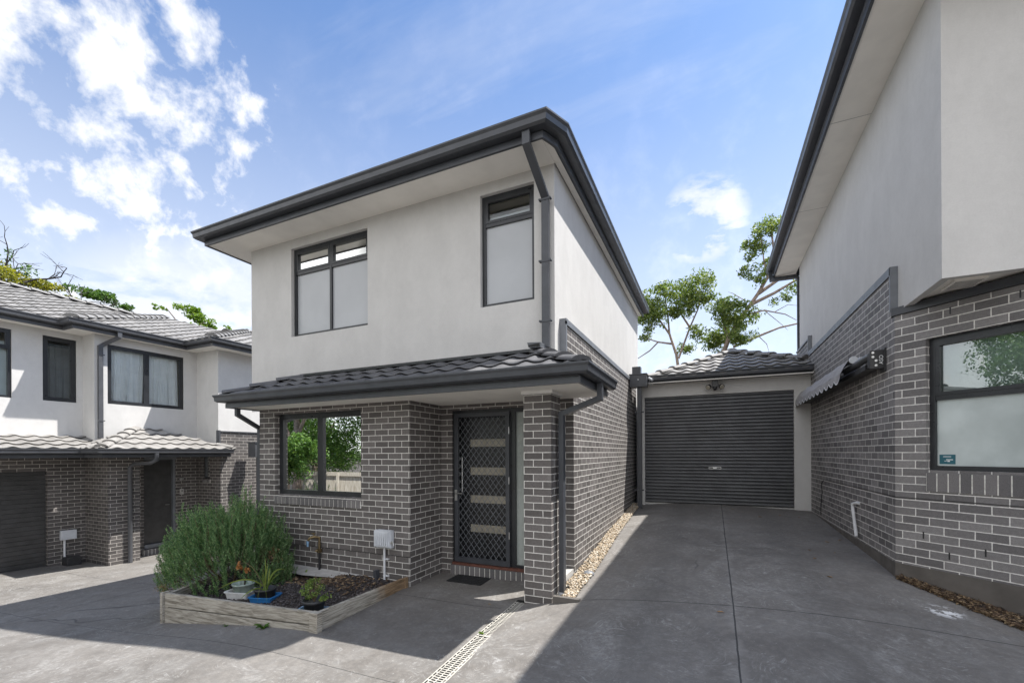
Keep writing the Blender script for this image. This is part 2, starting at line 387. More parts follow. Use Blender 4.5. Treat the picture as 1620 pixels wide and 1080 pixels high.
    def wall(s, u0, u1, z0, z1, holes=(), depth=.1, top=None):
        us = sorted({u0, u1, *[h[0] for h in holes], *[h[1] for h in holes]}); zs = sorted({z0, z1, *[h[2] for h in holes], *[h[3] for h in holes]})
        for a, b in zip(us, us[1:]):
            for c, d in zip(zs, zs[1:]):
                if any(h[0] <= a and b <= h[1] and h[2] <= c and d <= h[3] for h in holes): continue
                s.quad((a,0,c), (b,0,c), (b,0,d), (a,0,d))
        for a, b, c, d in holes:
            s.quad((a,0,c),(a,-depth,c),(b,-depth,c),(b,0,c)); s.quad((a,0,d),(b,0,d),(b,-depth,d),(a,-depth,d))
            s.quad((a,0,c),(a,0,d),(a,-depth,d),(a,-depth,c)); s.quad((b,0,c),(b,-depth,c),(b,-depth,d),(b,0,d))
    def build(s, name, mats, parent=None, bevel=0., clips=()):
        me = bpy.data.meshes.new(name); me.from_pydata(s.v, [], s.f)
        mats = mats if isinstance(mats, (list, tuple)) else [mats]
        for m_ in mats: me.materials.append(MATS[m_])
        if len(mats) > 1: me.polygons.foreach_set('material_index', s.m)
        if s.smooth:
            for i in s.smooth: me.polygons[i].use_smooth = True
        if clips or bevel:
            bm = bmesh.new(); bm.from_mesh(me)
            for co, no in clips:
                bmesh.ops.bisect_plane(bm, geom=bm.verts[:]+bm.edges[:]+bm.faces[:], plane_co=co, plane_no=no, clear_outer=True)
            if bevel:
                bmesh.ops.remove_doubles(bm, verts=bm.verts, dist=1e-5)
                es = [e for e in bm.edges if len(e.link_faces) == 2 and e.calc_face_angle(0) > .6]
                bmesh.ops.bevel(bm, geom=es, offset=bevel, segments=2, profile=.6, affect='EDGES', clamp_overlap=True)
            bm.to_mesh(me); bm.free()
        boxuv(me)
        o = bpy.data.objects.new(name, me); COL.objects.link(o)
        if parent is not None:
            o.parent = parent
            if parent.parent is None and parent.type == 'EMPTY': o.matrix_parent_inverse = Matrix.Translation(-Vector(parent.location))
        return o
def boxuv(me):
    me.update(); uvl = me.uv_layers.new(name='UVMap'); nl = len(me.loops)
    if not nl: return
    co = np.zeros(len(me.vertices)*3); me.vertices.foreach_get('co', co); co = co.reshape(-1, 3)
    vi = np.zeros(nl, dtype=np.int64); me.loops.foreach_get('vertex_index', vi)
    npoly = len(me.polygons); nr = np.zeros(npoly*3); me.polygons.foreach_get('normal', nr); nr = nr.reshape(-1, 3)
    lt = np.zeros(npoly, dtype=np.int64); me.polygons.foreach_get('loop_total', lt)
    n = np.repeat(nr, lt, axis=0); p = co[vi]
    t = np.stack([-n[:, 1], n[:, 0], np.zeros(nl)], 1); L = np.linalg.norm(t, axis=1)
    hor = L < .5
    # snap tangent to a canonical sign so courses run on round corners
    t = t/np.maximum(L, 1e-6)[:, None]
    u = (p*t).sum(1); v = p[:, 2]
    u = np.where(hor, p[:, 0], u); v = np.where(hor, p[:, 1], v)
    uvl.data.foreach_set('uv', np.stack([u, v], 1).ravel())
def raw(name, v, f, m, parent=None, smooth=False):
    me = bpy.data.meshes.new(name); v = np.asarray(v, dtype=np.float32); f = np.asarray(f, dtype=np.int32); k = f.shape[1]
    me.vertices.add(len(v)); me.vertices.foreach_set('co', v.ravel()); me.loops.add(f.size); me.loops.foreach_set('vertex_index', f.ravel())
    me.polygons.add(len(f)); me.polygons.foreach_set('loop_start', np.arange(0, f.size, k, dtype=np.int32)); me.polygons.foreach_set('loop_total', np.full(len(f), k, dtype=np.int32))
    if smooth: me.polygons.foreach_set('use_smooth', np.ones(len(f), dtype=bool))
    me.update(calc_edges=True); me.validate(); me.materials.append(MATS[m])
    o = bpy.data.objects.new(name, me); COL.objects.link(o)
    if parent is not None:
        o.parent = parent
        if parent.parent is None and parent.type == 'EMPTY': o.matrix_parent_inverse = Matrix.Translation(-Vector(parent.location))
    return o
def copy_tree(o, parent=None):
    c = o.copy(); COL.objects.link(c)
    if parent is not None: c.parent = parent
    for ch in [x for x in KIDS.get(o.name, [])]: copy_tree(ch, c)
    return c
KIDS = {}
def index_kids():
    KIDS.clear()
    for x in COL.objects:
        if x.parent: KIDS.setdefault(x.parent.name, []).append(x)

# frames
def FR(o, U, N): return (tuple(o)+((0,) if len(o) == 2 else ()), U, N)
front = lambda y: FR((0, y, 0), (1, 0), (0, -1))
right = lambda x: FR((x, 0, 0), (0, 1), (1, 0))       # faces +X, u = Y
leftf = lambda x: FR((x, 0, 0), (0, 1), (-1, 0))      # faces -X, u = Y

GUT = [(0, 0), (.085, 0), (.112, .02), (.118, .075), (.135, .10), (.135, .118), (.122, .118), (.105, .08), (.098, .035), (.0, .035)]
def gutter(mb, path, z, k=1.): mb.sweep(path, [(o*k, h*k) for o, h in GUT], z)
def fascia(mb, path, z0, z1):
    h = z1-z0
    mb.sweep(path, [(-.02, 0), (.012, 0), (.012, h*.40), (0, h*.44), (.004, h*.60), (.012, h*.64), (.012, h), (-.02, h)], z0)

def tiles(name, o, U, V, L, Srun, tan, material, parent, clips=(), course=.30, tw=.30, amp=.033, lift=.032):
    """a plane of interlocking roll tiles; o eave start, U along eave, V upslope (horizontal units)"""
    U = np.array(U, float); V = np.array(V, float); o = np.array(o, float)
    n8 = 10; us = np.arange(0, L+tw/n8, tw/n8); wave = amp*(.5+.5*np.cos(2*np.pi*us/tw))**1.6
    rows = []; k = 0; rj = random.Random(3)
    while k*course < Srun:
        a = k*course; b = min((k+1)*course, Srun)
        if k == 0: rows.append((a, -.03, 0))
        else: rows.append((a+.002, -.006, 1))
        rows.append((a-.030, lift-.012, 1)); rows.append((a-.034, lift-.002, 1)); rows.append((a-.026, lift+.006, 1)); rows.append(((a+b)/2, lift*.5, 1)); rows.append((b, 0., 1)); k += 1
    nv = len(us); vs = []
    for (s_, dz, wv) in rows:
        x = o[0]+U[0]*us+V[0]*s_; y = o[1]+U[1]*us+V[1]*s_
        ci = np.floor(us/tw); jit = .003*np.sin(ci*12.9+math.floor((s_+.01)/course)*7.7)
        z = o[2]+s_*tan+dz+wave*(1 if wv else 1)+jit
        vs.append(np.stack([x, y, z], 1))
    vs = np.concatenate(vs); i = np.arange(nv-1)
    fs = np.concatenate([np.stack([r*nv+i, r*nv+i+1, (r+1)*nv+i+1, (r+1)*nv+i], 1) for r in range(len(rows)-1)])
    ob = raw(name, vs, fs, material, parent); me = ob.data
    if clips:
        bm = bmesh.new(); bm.from_mesh(me)
        for co, no in clips: bmesh.ops.bisect_plane(bm, geom=bm.verts[:]+bm.edges[:]+bm.faces[:], plane_co=co, plane_no=no, clear_outer=True)
        bm.to_mesh(me); bm.free()
    # uv in eave/upslope metres for per tile colour
    uvl = me.uv_layers.new(name='UVMap'); co = np.zeros(len(me.vertices)*3); me.vertices.foreach_get('co', co); co = co.reshape(-1, 3)[:, :2]-o[:2]
    vi = np.zeros(len(me.loops), dtype=np.int64); me.loops.foreach_get('vertex_index', vi)
    uvl.data.foreach_set('uv', np.stack([(co@U)[vi]+.15, (co@V)[vi]*.32/course+.002], 1).ravel())
    return ob
def ridge(mb, p0, p1, r=.10, seg=.40, lift=.02):
    p0 = Vector(p0); p1 = Vector(p1); d = p1-p0; L = d.length; d.normalize(); n = max(1, round(L/seg))
    side = d.cross(Vector((0, 0, 1))).normalized(); up = side.cross(d)
    for i in range(n):
        a = p0+d*(L*i/n); b = p0+d*(L*(i+1)/n+.03); vs = []
        for q, rr, l in ((a, r*1.12, lift+.03), (b, r*.94, lift)):
            for k in range(9):
                t = math.pi*k/8; vs.append(tuple(q+side*math.cos(t)*rr*1.15+up*(math.sin(t)*rr*.62+l-.05)))
        m = len(vs)//2
        mb.add(vs, [(k, k+1, m+k+1, m+k) for k in range(m-1)]); mb.add(vs[:m], [tuple(range(m))])

def ridges(parent, m, lst, r=.11, seg=.40):
    for a_, b_ in lst:
        q = MB(); ridge(q, a_, b_, r, seg); q.build('ridge_capping', m, parent)

def window(parent, fr, u0, u1, z0, z1, cells, d=-.06, fw=.05, sw=.035, gl='glass', blind='blind_grey', blind_top=None, room=True, sill=False, ffr='frosted', framem='frame_metal', roomm='interior', depth=1.2, label=None):
    """cells: list of (u0,u1,z0,z1,kind) inside; kind 'fix' or 'sash'"""
    mb = MB(); mb.fr = fr; t = .07
    mb.box(u0, d-t, z0, u1, d, z0+fw); mb.box(u0, d-t, z1-fw, u1, d, z1)
    mb.box(u0, d-t, z0+fw, u0+fw, d, z1-fw); mb.box(u1-fw, d-t, z0+fw, u1, d, z1-fw)
    us = sorted({c[0] for c in cells} | {c[1] for c in cells}); zs = sorted({c[2] for c in cells} | {c[3] for c in cells})
    for u in us[1:-1]: mb.box(u-.022, d-t, z0+fw, u+.022, d-.004, z1-fw)
    for z in zs[1:-1]:
        for a, b in zip(us, us[1:]): mb.box(a+(.022 if a > us[0] else 0), d-t, z-.025, b-(.022 if b < us[-1] else 0), d-.008, z+.025)
    W = mb.build('window', framem, parent)
    if label: W['label'] = label
    for (a, b, c, e, kind) in cells:
        A = a+(fw if a == us[0] else .022); B = b-(fw if b == us[-1] else .022); C = c+(fw if c == zs[0] else .025); E_ = e-(fw if e == zs[-1] else .025)
        if kind == 'sash':
            s_ = MB(); s_.fr = fr; q = sw; dd = d-.012
            s_.box(A, dd-.04, C, B, dd+.01, C+q); s_.box(A, dd-.04, E_-q, B, dd+.01, E_); s_.box(A, dd-.04, C+q, A+q, dd+.01, E_-q); s_.box(B-q, dd-.04, C+q, B, dd+.01, E_-q)
            s_.build('sash', framem, W); A += q; B -= q; C += q; E_ -= q
        g = MB(); g.fr = fr; g.box(A-.004, d-.040, C-.004, B+.004, d-.034, E_+.004); g.build('pane', ffr if kind == 'frost' else gl, W)
    if blind:
        bt = blind_top if blind_top is not None else z1-.02
        b = MB(); b.fr = fr; b.box(u0+.03, d-.115, z0+.02, u1-.03, d-.108, bt); b.build('blind', blind, W)
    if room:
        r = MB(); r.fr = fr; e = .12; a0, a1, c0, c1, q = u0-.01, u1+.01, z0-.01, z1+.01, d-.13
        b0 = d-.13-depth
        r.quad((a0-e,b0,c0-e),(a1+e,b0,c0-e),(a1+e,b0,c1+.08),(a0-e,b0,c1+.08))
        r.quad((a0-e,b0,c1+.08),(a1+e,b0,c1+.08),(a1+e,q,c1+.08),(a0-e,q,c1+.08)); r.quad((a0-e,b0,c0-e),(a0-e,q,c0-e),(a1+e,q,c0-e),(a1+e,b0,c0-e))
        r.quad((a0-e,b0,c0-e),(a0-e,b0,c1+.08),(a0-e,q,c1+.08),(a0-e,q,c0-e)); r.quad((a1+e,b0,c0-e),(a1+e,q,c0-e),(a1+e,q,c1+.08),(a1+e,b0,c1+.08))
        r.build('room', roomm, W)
    return W
def brick_sill(parent, fr, u0, u1, z0, z1, out=.03, back=-.12, slope=.03, n=None, name='sill'):
    mb = MB(); mb.fr = fr; n = n or max(2, round((u1-u0)/.086)); w_ = (u1-u0)/n
    mb.box(u0+.001, back, z0+.003, u1-.001, out-.006, z1-slope-.006); mb.mi = 1
    for i in range(n):
        a = u0+i*w_+.0065; b = a+w_-.013
        mb.add([(a,back,z0+.005),(b,back,z0+.005),(b,out,z0+.005),(a,out,z0+.005),(a,back,z1),(b,back,z1),(b,out,z1-slope),(a,out,z1-slope)],
               [(0,3,2,1),(4,5,6,7),(0,1,5,4),(1,2,6,5),(2,3,7,6),(3,0,4,7)])
    return mb.build(name, ['mortar', 'brick_unit'], parent)
def pipe_clip(mb, x, y, z, w_, ax='x'):
    if ax == 'x':
        mb.box(x-w_/2-.03, y-.012, z-.012, x+w_/2+.03, y+.0, z+.012)
        for s_ in (-1, 1): mb.tube([(x+s_*(w_/2+.022), y-.02, z), (x+s_*(w_/2+.022), y+.03, z)], .013, 8)
    else:
        mb.box(x, y-w_/2-.03, z-.012, x+.012, y+w_/2+.03, z+.012)

# ------------------------------------------------------------------ ground
PTS = np.array([(-1.4,10.8,.575),(1.87,10.8,.575),(1.87,6.25,.40),(2.57,5.5,.25),(-1.35,4.8,.12),(.95,4.9,.28),(-1.9,4.85,-.02),(-3.85,5,-.06),(-3.9,3.48,-.15),
 (-3.85,5.84,-.055),(-2.5,5.84,-.03),(-6.3,3.3,-.36),(-7,5,-.42),(-2.1,3,-.12),(-4.1,2.5,-.14),(0,3,.0),(3,3,.05),(-14,4.5,-.76),(-14,6,-.82),(-12.9,5.6,-.82),(-10,2,-.66),
 (-13,7.5,-.78),(-9,8,-.62),(-14,0,-.8),(-6,0,-.32),(0,0,-.2),(4,0,-.1),(0,-5,-.4),(-8,-5,-.8),(-18,-5,-.9),(-16,8,-.85),(-1.4,7.8,.36),(1.87,8.5,.49),(.2,7.8,.43),(-9,12,-.7),(-5,9,-.3),(7,3,.1),(6,-5,-.3)])
def tps_fit(P):
    n = len(P); d = np.linalg.norm(P[:, None, :2]-P[None, :, :2], axis=2); K = np.where(d > 0, d*d*np.log(d+1e-12), 0)+np.eye(n)*.3
    A = np.zeros((n+3, n+3)); A[:n, :n] = K; A[:n, n] = 1; A[:n, n+1:] = P[:, :2]; A[n, :n] = 1; A[n+1:, :n] = P[:, :2].T
    return np.linalg.solve(A, np.concatenate([P[:, 2], np.zeros(3)]))
TW = tps_fit(PTS)
def gz(x, y):
    x = np.atleast_1d(np.asarray(x, float)); y = np.atleast_1d(np.asarray(y, float)); q = np.stack([x.ravel(), y.ravel()], 1)
    d = np.linalg.norm(q[:, None]-PTS[None, :, :2], axis=2); K = np.where(d > 0, d*d*np.log(d+1e-12), 0)
    z = K@TW[:-3]+TW[-3]+q@TW[-2:]
    return z.reshape(x.shape)
def G(x, y): return float(gz(x, y)[0])
def sheet(name, x0, x1, y0, y1, st, m, dz=0., mask=None, kind='structure', rough=0.):
    xs = np.arange(x0, x1+st/2, st); ys = np.arange(y0, y1+st/2, st); X, Y = np.meshgrid(xs, ys)
    Z = gz(X, Y)+dz
    if rough: Z = Z+rng.normal(0, rough, Z.shape)
    nx, ny = len(xs), len(ys); i, j = np.meshgrid(np.arange(nx-1), np.arange(ny-1)); a = (j*nx+i).ravel()
    f = np.stack([a, a+1, a+nx+1, a+nx], 1)
    if mask is not None:
        cx = (X.ravel()[f].mean(1)); cy = (Y.ravel()[f].mean(1)); f = f[mask(cx, cy)]
    o = raw(name, np.stack([X, Y, Z], 2).reshape(-1, 3), f, m, smooth=True); return tag(o, kind=kind)
sheet('driveway', -16.5, 7, -4.9, 12.4, .15, 'concrete')
g = MB(); 
g.quad((-1500, -1500, -1.15), (1500, -1500, -1.15), (1500, 1500, -1.15), (-1500, 1500, -1.15)); tag(g.build('ground', 'soil'), kind='structure')

# ------------------------------------------------------------------ main townhouse
H = thing('townhouse', (-4.6, 8, 0), 'grey rendered townhouse over dark brick in the middle, tiled porch and mesh front door', 'house')
FY = 5.25; SX = -1.79; LX = -7.53
mb = MB(); mb.fr = front(FY)
wins = [(-6.51, -4.83, 3.79, 5.29), (-2.85, -2.065, 3.775, 5.29)]
mb.wall(LX, SX, 2.9, 5.5, wins, .09); mb.wall(LX, -1.75, 2.56, 2.9)
mb.fr = None; mb.mi = 0
mb.quad((SX, FY, 2.9), (SX, 12.1, 2.9), (SX, 12.1, 5.6), (SX, FY, 5.6))
mb.quad((SX, 12.1, 0), (LX, 12.1, 0), (LX, 12.1, 5.6), (SX, 12.1, 5.6)); mb.quad((LX, FY, 2.6), (LX, FY, 5.6), (LX, 12.1, 5.6), (LX, 12.1, 2.6))
mb.quad((LX, FY, 2.6), (LX, 12.1, 2.6), (-1.75, 12.1, 2.6), (-1.75, FY, 2.6))
mb.build('upper_wall', 'stucco', H)
window(H, front(FY), *wins[0][:2], *wins[0][2:], [(-6.51,-5.67,3.79,4.88,'frost'),(-5.67,-4.83,3.79,4.88,'frost'),(-6.51,-5.67,4.88,5.29,'sash'),(-5.67,-4.83,4.88,5.29,'sash')], blind_top=5.03, label='wide upstairs window of four panes with grey blinds half down')
window(H, front(FY), *wins[1][:2], *wins[1][2:], [(-2.85,-2.065,3.775,4.90,'frost'),(-2.85,-2.065,4.90,5.29,'sash')], blind_top=5.05, label='narrow upstairs window of two panes beside the downpipe')
# soffit, fascia, gutter, roof
UP = [(-8.01, 12.3), (-8.01, 4.75), (-1.76, 4.75), (-1.66, 4.97), (-1.66, 12.15)]
mb = MB(); mb.box(-7.99, 4.765, 5.44, -1.78, FY-.001, 5.452); mb.box(-7.99, FY-.001, 5.44, LX-.001, 12.2, 5.452)
mb.poly([(-1.78, 4.77, 5.446), (-1.70, 5.0, 5.446), (-1.70, 12.1, 5.446), (-1.78, 12.1, 5.446)])
mb.build('soffit', 'soffit', H)
mb = MB(); fascia(mb, UP, 5.425, 5.62)
mb.build('fascia', 'trim_metal', H)
mb = MB(); gutter(mb, [(-8.02, 12.3), (-8.02, 4.738), (-1.748, 4.738), (-1.646, 4.965), (-1.646, 12.2)], 5.515, 1.08)
mb.box(-1.648, 12.17, 5.515, -1.52, 12.2, 5.62)
mb.build('gutter', 'trim_metal', H)
mb = MB(); rz = 5.60; x0, x1, y0, y1 = -8.0, -1.66, 4.75, 12.3; hw = (x1-x0)/2; zt = rz+hw*.36
a, b = (x0+hw, y0+hw, zt), (x0+hw, y1-hw, zt)
mb.poly([(x0,y0,rz),(x1,y0,rz),a]); mb.poly([(x1,y0,rz),(x1,y1,rz),b,a]); mb.poly([(x1,y1,rz),(x0,y1,rz),b]); mb.poly([(x0,y1,rz),(x0,y0,rz),a,b]); mb.poly([(x0,y0,rz),(x0,y1,rz),(x1,y1,rz),(x1,y0,rz)])
mb.build('roof', 'tile_dark', H)
# downpipe from the top gutter
mb = MB(); mb.rtube([(-1.935, 4.69, 5.54), (-1.935, 4.69, 5.375), (-1.885, 5.185, 5.0), (-1.885, 5.185, 3.12)], .095, .05, up=(0, 1, 0))
for z in (4.97, 3.45, 4.2): pipe_clip(mb, -1.885, 5.165, z, .095)
mb.build('downpipe', 'trim_metal', H)
# brick ground floor
BY = 5.0; BL = -6.98; PR = -3.855; DY = 5.80; BX = -1.715
mb = MB(); mb.fr = front(BY); mb.wall(BL, PR, -.6, 2.545, [(-6.60, -4.74, 1.13, 2.46)], .11)
mb.fr = right(PR); mb.wall(BY, DY, -.4, 2.545)
mb.fr = front(DY); mb.wall(PR, BX, -.4, 2.545, [(-3.66, -2.42, .10, 2.46)], .11)
mb.fr = None
for y0, y1, z0, z1 in ((DY, 11.3, -.3, 3.5),): mb.quad((BX,y0,z0),(BX,y1,z0),(BX,y1,z1),(BX,y0,z1))
mb.quad((BX,5.47,2.546),(BX,DY,2.546),(BX,DY,3.5),(BX,5.47,3.5)); mb.quad((SX-.01,5.47,2.6),(BX,5.47,2.6),(BX,5.47,3.5),(SX-.01,5.47,3.5))
mb.quad((BL,12,-.6),(BL,BY,-.6),(BL,BY,2.6),(BL,12,2.6))
mb.quad((SX-.02,5.47,3.5),(BX,5.47,3.5),(BX,11.3,3.5),(SX-.02,11.3,3.5))
mb.build('brick_wall', 'brick_dark', H)
mb = MB(); mb.box(-2.075, 4.9, -.3, -1.725, 5.25, 2.53); mb.build('porch_pillar', 'brick_dark', H)
mb = MB(); mb.box(-2.10, 4.875, 2.505, -1.70, 5.275, 2.544); mb.build('pillar_moulding', 'white_paint', H)
# flashing cap over the brick side wall
mb = MB(); mb.box(SX-.002, 5.43, 3.502, BX+.018, 10.62, 3.535); mb.box(BX+.003, 5.43, 3.46, BX+.018, 10.62, 3.502)
mb.box(SX-.002, 5.43, 2.98, BX+.018, 5.466, 3.502); mb.build('wall_capping', 'flashing', H)
# ground floor window
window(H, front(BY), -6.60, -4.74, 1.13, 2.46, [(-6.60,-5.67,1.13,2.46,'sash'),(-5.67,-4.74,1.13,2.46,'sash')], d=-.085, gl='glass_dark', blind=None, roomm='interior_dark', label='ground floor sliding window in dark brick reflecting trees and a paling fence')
brick_sill(H, front(BY), -6.60, -4.74, .985, 1.155, out=.025, n=21, slope=.05)
# entry
mb = MB(); mb.fr = front(DY); d = -.03
mb.box(-3.66, d-.08, 2.40, -2.42, d, 2.46); mb.box(-3.66, d-.08, .13, -3.61, d, 2.40); mb.box(-2.675, d-.08, .13, -2.60, d, 2.40); mb.box(-2.45, d-.08, .13, -2.42, d, 2.40); mb.box(-2.60, d-.08, .13, -2.45, d, .17)
DF = mb.build('door_frame', 'frame_metal', H)
mb = MB(); mb.fr = front(DY); mb.box(-2.60, d-.05, .17, -2.45, d-.04, 2.40); mb.build('sidelight', 'sidelight', DF)
mb = MB(); mb.fr = front(DY); mb.box(-3.64, -.02, .10, -2.42, .045, .135); mb.build('threshold', 'timber_red', DF)
mb = MB(); mb.fr = front(DY); mb.box(-3.605, -.17, .16, -2.68, -.125, 2.40)
DD = mb.build('front_door', 'door_black', H)
for z in (1.90, 1.47, 1.04, .59):
    mb = MB(); mb.fr = front(DY); mb.box(-3.40, -.126, z, -2.80, -.118, z+.115); mb.build('door_glass', 'door_glass', DD)
mb = MB(); mb.fr = front(DY); mb.tube([(-3.53, -.085, 1.2), (-3.53, -.085, 1.74)], .012, 8); mb.box(-3.535, -.125, 1.25, -3.525, -.085, 1.27); mb.box(-3.535, -.125, 1.66, -3.525, -.085, 1.68); mb.build('pull_handle', 'bare_metal', DD)
mb = MB(); mb.fr = front(DY); a0, a1, c0, c1 = -3.61, -2.68, .14, 2.41; q = .062
mb.box(a0, -.028, c0, a1, .012, c0+q*1.25); mb.box(a0, -.028, c1-q, a1, .012, c1); mb.box(a0, -.028, c0+q*1.25, a0+q, .012, c1-q); mb.box(a1-q, -.028, c0+q*1.25, a1, .012, c1-q)
SD = mb.build('security_door', 'trim_metal', H, bevel=.004)
mb = MB(); mb.fr = front(DY); A0, A1, C0, C1 = a0+q, a1-q, c0+q*1.25, c1-q; wd, hd = .094, .118; sl_ = hd/wd; t_ = .0028
nk = int((C1-C0+(A1-A0)*sl_)/hd)+2
for k in range(-1, nk):
    for sgn in (1, -1):
        # z = base + sgn*sl_*(u-A0)
        base = C0+k*hd-(0 if sgn < 0 else (A1-A0)*sl_)
        uu = sorted([A0+(C0-base)/(sgn*sl_), A0+(C1-base)/(sgn*sl_)]); ua, ub = max(A0, uu[0]), min(A1, uu[1])
        if ub-ua < .004: continue
        za, zb = base+sgn*sl_*(ua-A0), base+sgn*sl_*(ub-A0); y = -.004 if sgn > 0 else -.010
        dx, dz = -sgn*sl_, 1; l = math.hypot(dx, dz); dx, dz = dx/l*t_, dz/l*t_
        mb.add([(ua+dx,y,za+dz),(ub+dx,y,zb+dz),(ub-dx,y,zb-dz),(ua-dx,y,za-dz),(ua+dx,y-.006,za+dz),(ub+dx,y-.006,zb+dz),(ub-dx,y-.006,zb-dz),(ua-dx,y-.006,za-dz)],[(0,1,2,3),(7,6,5,4),(0,4,5,1),(3,2,6,7)])
mb.build('diamond_grille', 'flashing', SD)
mb = MB(); mb.fr = front(DY); mb.box(a0+.012, .012, 1.08, a0+.05, .03, 1.24); mb.tube([(a0+.03, .012, 1.19), (a0+.03, .05, 1.19), (a0+.15, .05, 1.19)], .009, 8); mb.build('door_handle', 'bare_metal', SD)
for z in (2.08, 1.35, .55):
    mb = MB(); mb.fr = front(DY); mb.tube([(a1-.004, .016, z), (a1-.004, .016, z+.10)], .009, 8); mb.build('hinge', 'bare_metal', SD)
brick_sill(H, front(DY), -3.665, -2.05, -.10, .11, out=.06, back=-.1, n=19, slope=.012, name='doorstep')
# porch roof
LOWF = [(-6.99, 5.25), (-6.99, 4.45), (-1.25, 4.45), (-1.25, 5.76)]
mb = MB(); mb.box(-6.975, 4.46, 2.545, -1.265, BY-.001, 2.557); mb.box(PR+.001, BY-.001, 2.545, -1.265, DY-.001, 2.557); mb.build('porch_soffit', 'soffit', H)
mb = MB(); fascia(mb, LOWF, 2.53, 2.70); mb.build('porch_fascia', 'trim_metal', H)
mb = MB(); gutter(mb, [(-7.0, 5.28), (-7.0, 4.438), (-1.238, 4.438), (-1.238, 5.77)], 2.615, .95); mb.build('porch_gutter', 'trim_metal', H)
ez = 2.70; tn = .44
tiles('porch_roof', (-7.05, 4.40, ez), (1, 0), (0, 1), 5.87, .86, tn, 'tile_dark', H, amp=.030, lift=.030,
      clips=[((-1.19, 4.40, 0), (1, 1, 0)), ((-7.04, 4.40, 0), (-1, 1, 0)), ((0, FY-.004, 0), (0, 1, 0))])
tiles('porch_roof', (-1.19, 4.40, ez), (0, 1), (-1, 0), 1.42, .86, tn, 'tile_dark', H, amp=.030, lift=.030,
      clips=[((-1.19, 4.40, 0), (-1, -1, 0)), ((0, 5.80, 0), (0, 1, 0)), ((-1.80, 0, 0), (-1, 0, 0))])
tiles('porch_roof', (-7.05, 6.0, ez), (0, -1), (1, 0), 1.6, .86, tn, 'tile_dark', H, amp=.030, lift=.030,
      clips=[((-7.05, 4.40, 0), (1, -1, 0)), ((0, FY-.004, 0), (0, 1, 0))])
ridges(H, 'tile_dark', [((-1.22, 4.43, ez+.05), (-2.02, 5.23, ez+.05+.80*tn)), ((-7.02, 4.43, ez+.05), (-6.22, 5.23, ez+.05+.80*tn))], .095, .36)
mb = MB(); mb.box(-6.3, 5.17, 3.085, -1.98, 5.246, 3.105); mb.box(-6.3, 5.236, 3.105, -1.98, 5.248, 3.14); mb.build('apron_flashing', 'frame_metal', H)
# porch downpipe right
mb = MB(); mb.rtube([(-1.19, 5.12, 2.63), (-1.19, 5.12, 2.44), (-1.655, 5.10, 2.27), (-1.655, 5.10, .03)], .06, .09, up=(0, 1, 0))
mb.build('downpipe', 'trim_metal', H)
mb = MB(); mb.tube([(-1.655, 5.10, .12), (-1.655, 5.10, .0)], .055, 12); mb.build('pipe_shoe', 'pvc', H)
mb = MB(); mb.rtube([(-6.98, 4.62, 2.60), (-6.98, 4.62, 2.44), (-7.03, 5.04, 2.24), (-7.03, 5.04, -.45)], .06, .06, up=(1, 0, 0)); mb.build('downpipe', 'trim_metal', H)
# thin dark damp-course line in the brickwork
mb = MB(); mb.box(BL, BY-.004, .341, PR+.004, BY+.01, .349); mb.build('damp_course', 'black_plastic', H)

# ------------------------------------------------------------------ garage
GA = thing('garage', (.2, 12.5, .57), 'single garage with dark roller door and light grey rendered surround between the two houses', 'garage')
GY = 10.8
mb = MB(); mb.fr = front(GY); mb.wall(-1.62, 1.868, .3, 3.40, [(-1.45, 1.575, .3, 3.10)], .12); mb.fr = None
mb.build('wall', 'stucco', GA)
mb = MB(); mb.box(-1.62, 10.95, .4, 1.86, 16.5, 3.4); mb.build('wall', 'stucco', GA)
mb = MB(); mb.fr = front(GY); rib = .0755; z = .63; prof = []
while z < 3.14:
    prof += [(z, -.078), (z+rib*.10, -.062), (z+rib*.30, -.054), (z+rib*.62, -.056), (z+rib*.70, -.075), (z+rib*.74, -.096), (z+rib*.86, -.096), (z+rib*.90, -.080)]; z += rib
vs = [(u, dd, zz_) for u in (-1.45, 1.575) for zz_, dd in prof]; n = len(prof)
mb.add(vs, [(i, n+i, n+i+1, i+1) for i in range(n-1)]); RD = mb.build('roller_door', 'roller_metal', GA)
mb = MB(); mb.fr = front(GY); mb.box(-1.45, -.08, .575, 1.575, -.045, .612); mb.build('bottom_rail', 'bare_metal', RD)
mb = MB(); mb.fr = front(GY)
for s_ in ((-.06, .19),):
    a, b = s_; mb.box(a, -.056, 1.462, b, -.046, 1.47); mb.box(a, -.056, 1.425, b, -.046, 1.433); mb.box(a, -.056, 1.433, a+.008, -.046, 1.462); mb.box(b-.008, -.056, 1.433, b, -.046, 1.462)
    mb.box(.03, -.056, 1.435, .10, -.040, 1.46)
mb.build('handle', 'bare_metal', RD)
mb = MB(); mb.fr = front(GY); mb.box(-1.62, -.02, 3.385, 1.868, .30, 3.40); mb.build('soffit', 'soffit', GA)
mb = MB(); fascia(mb, [(-1.50, 10.62), (-1.28, 10.62), (1.865, 10.62)], 3.375, 3.53); mb.build('fascia', 'trim_metal', GA)
mb = MB(); gutter(mb, [(-1.34, 10.607), (1.866, 10.607)], 3.445, 1.0); mb.build('gutter', 'trim_metal', GA)
ap = (.47, 12.5); ez = 3.50; tn = .42
tiles('roof', (-1.42, 10.52, ez), (1, 0), (0, 1), 3.3, 2.1, tn, 'tile_grey', GA,
      clips=[((-1.42, 10.55, 0), (-1, 1, 0)), ((2.38, 10.55, 0), (1, 1, 0)), ((1.862, 0, 0), (1, 0, 0))])
tiles('roof', (-1.46, 16, ez), (0, -1), (1, 0), 5.5, 1.95, tn, 'tile_grey', GA, clips=[((-1.42, 10.55, 0), (1, -1, 0))])
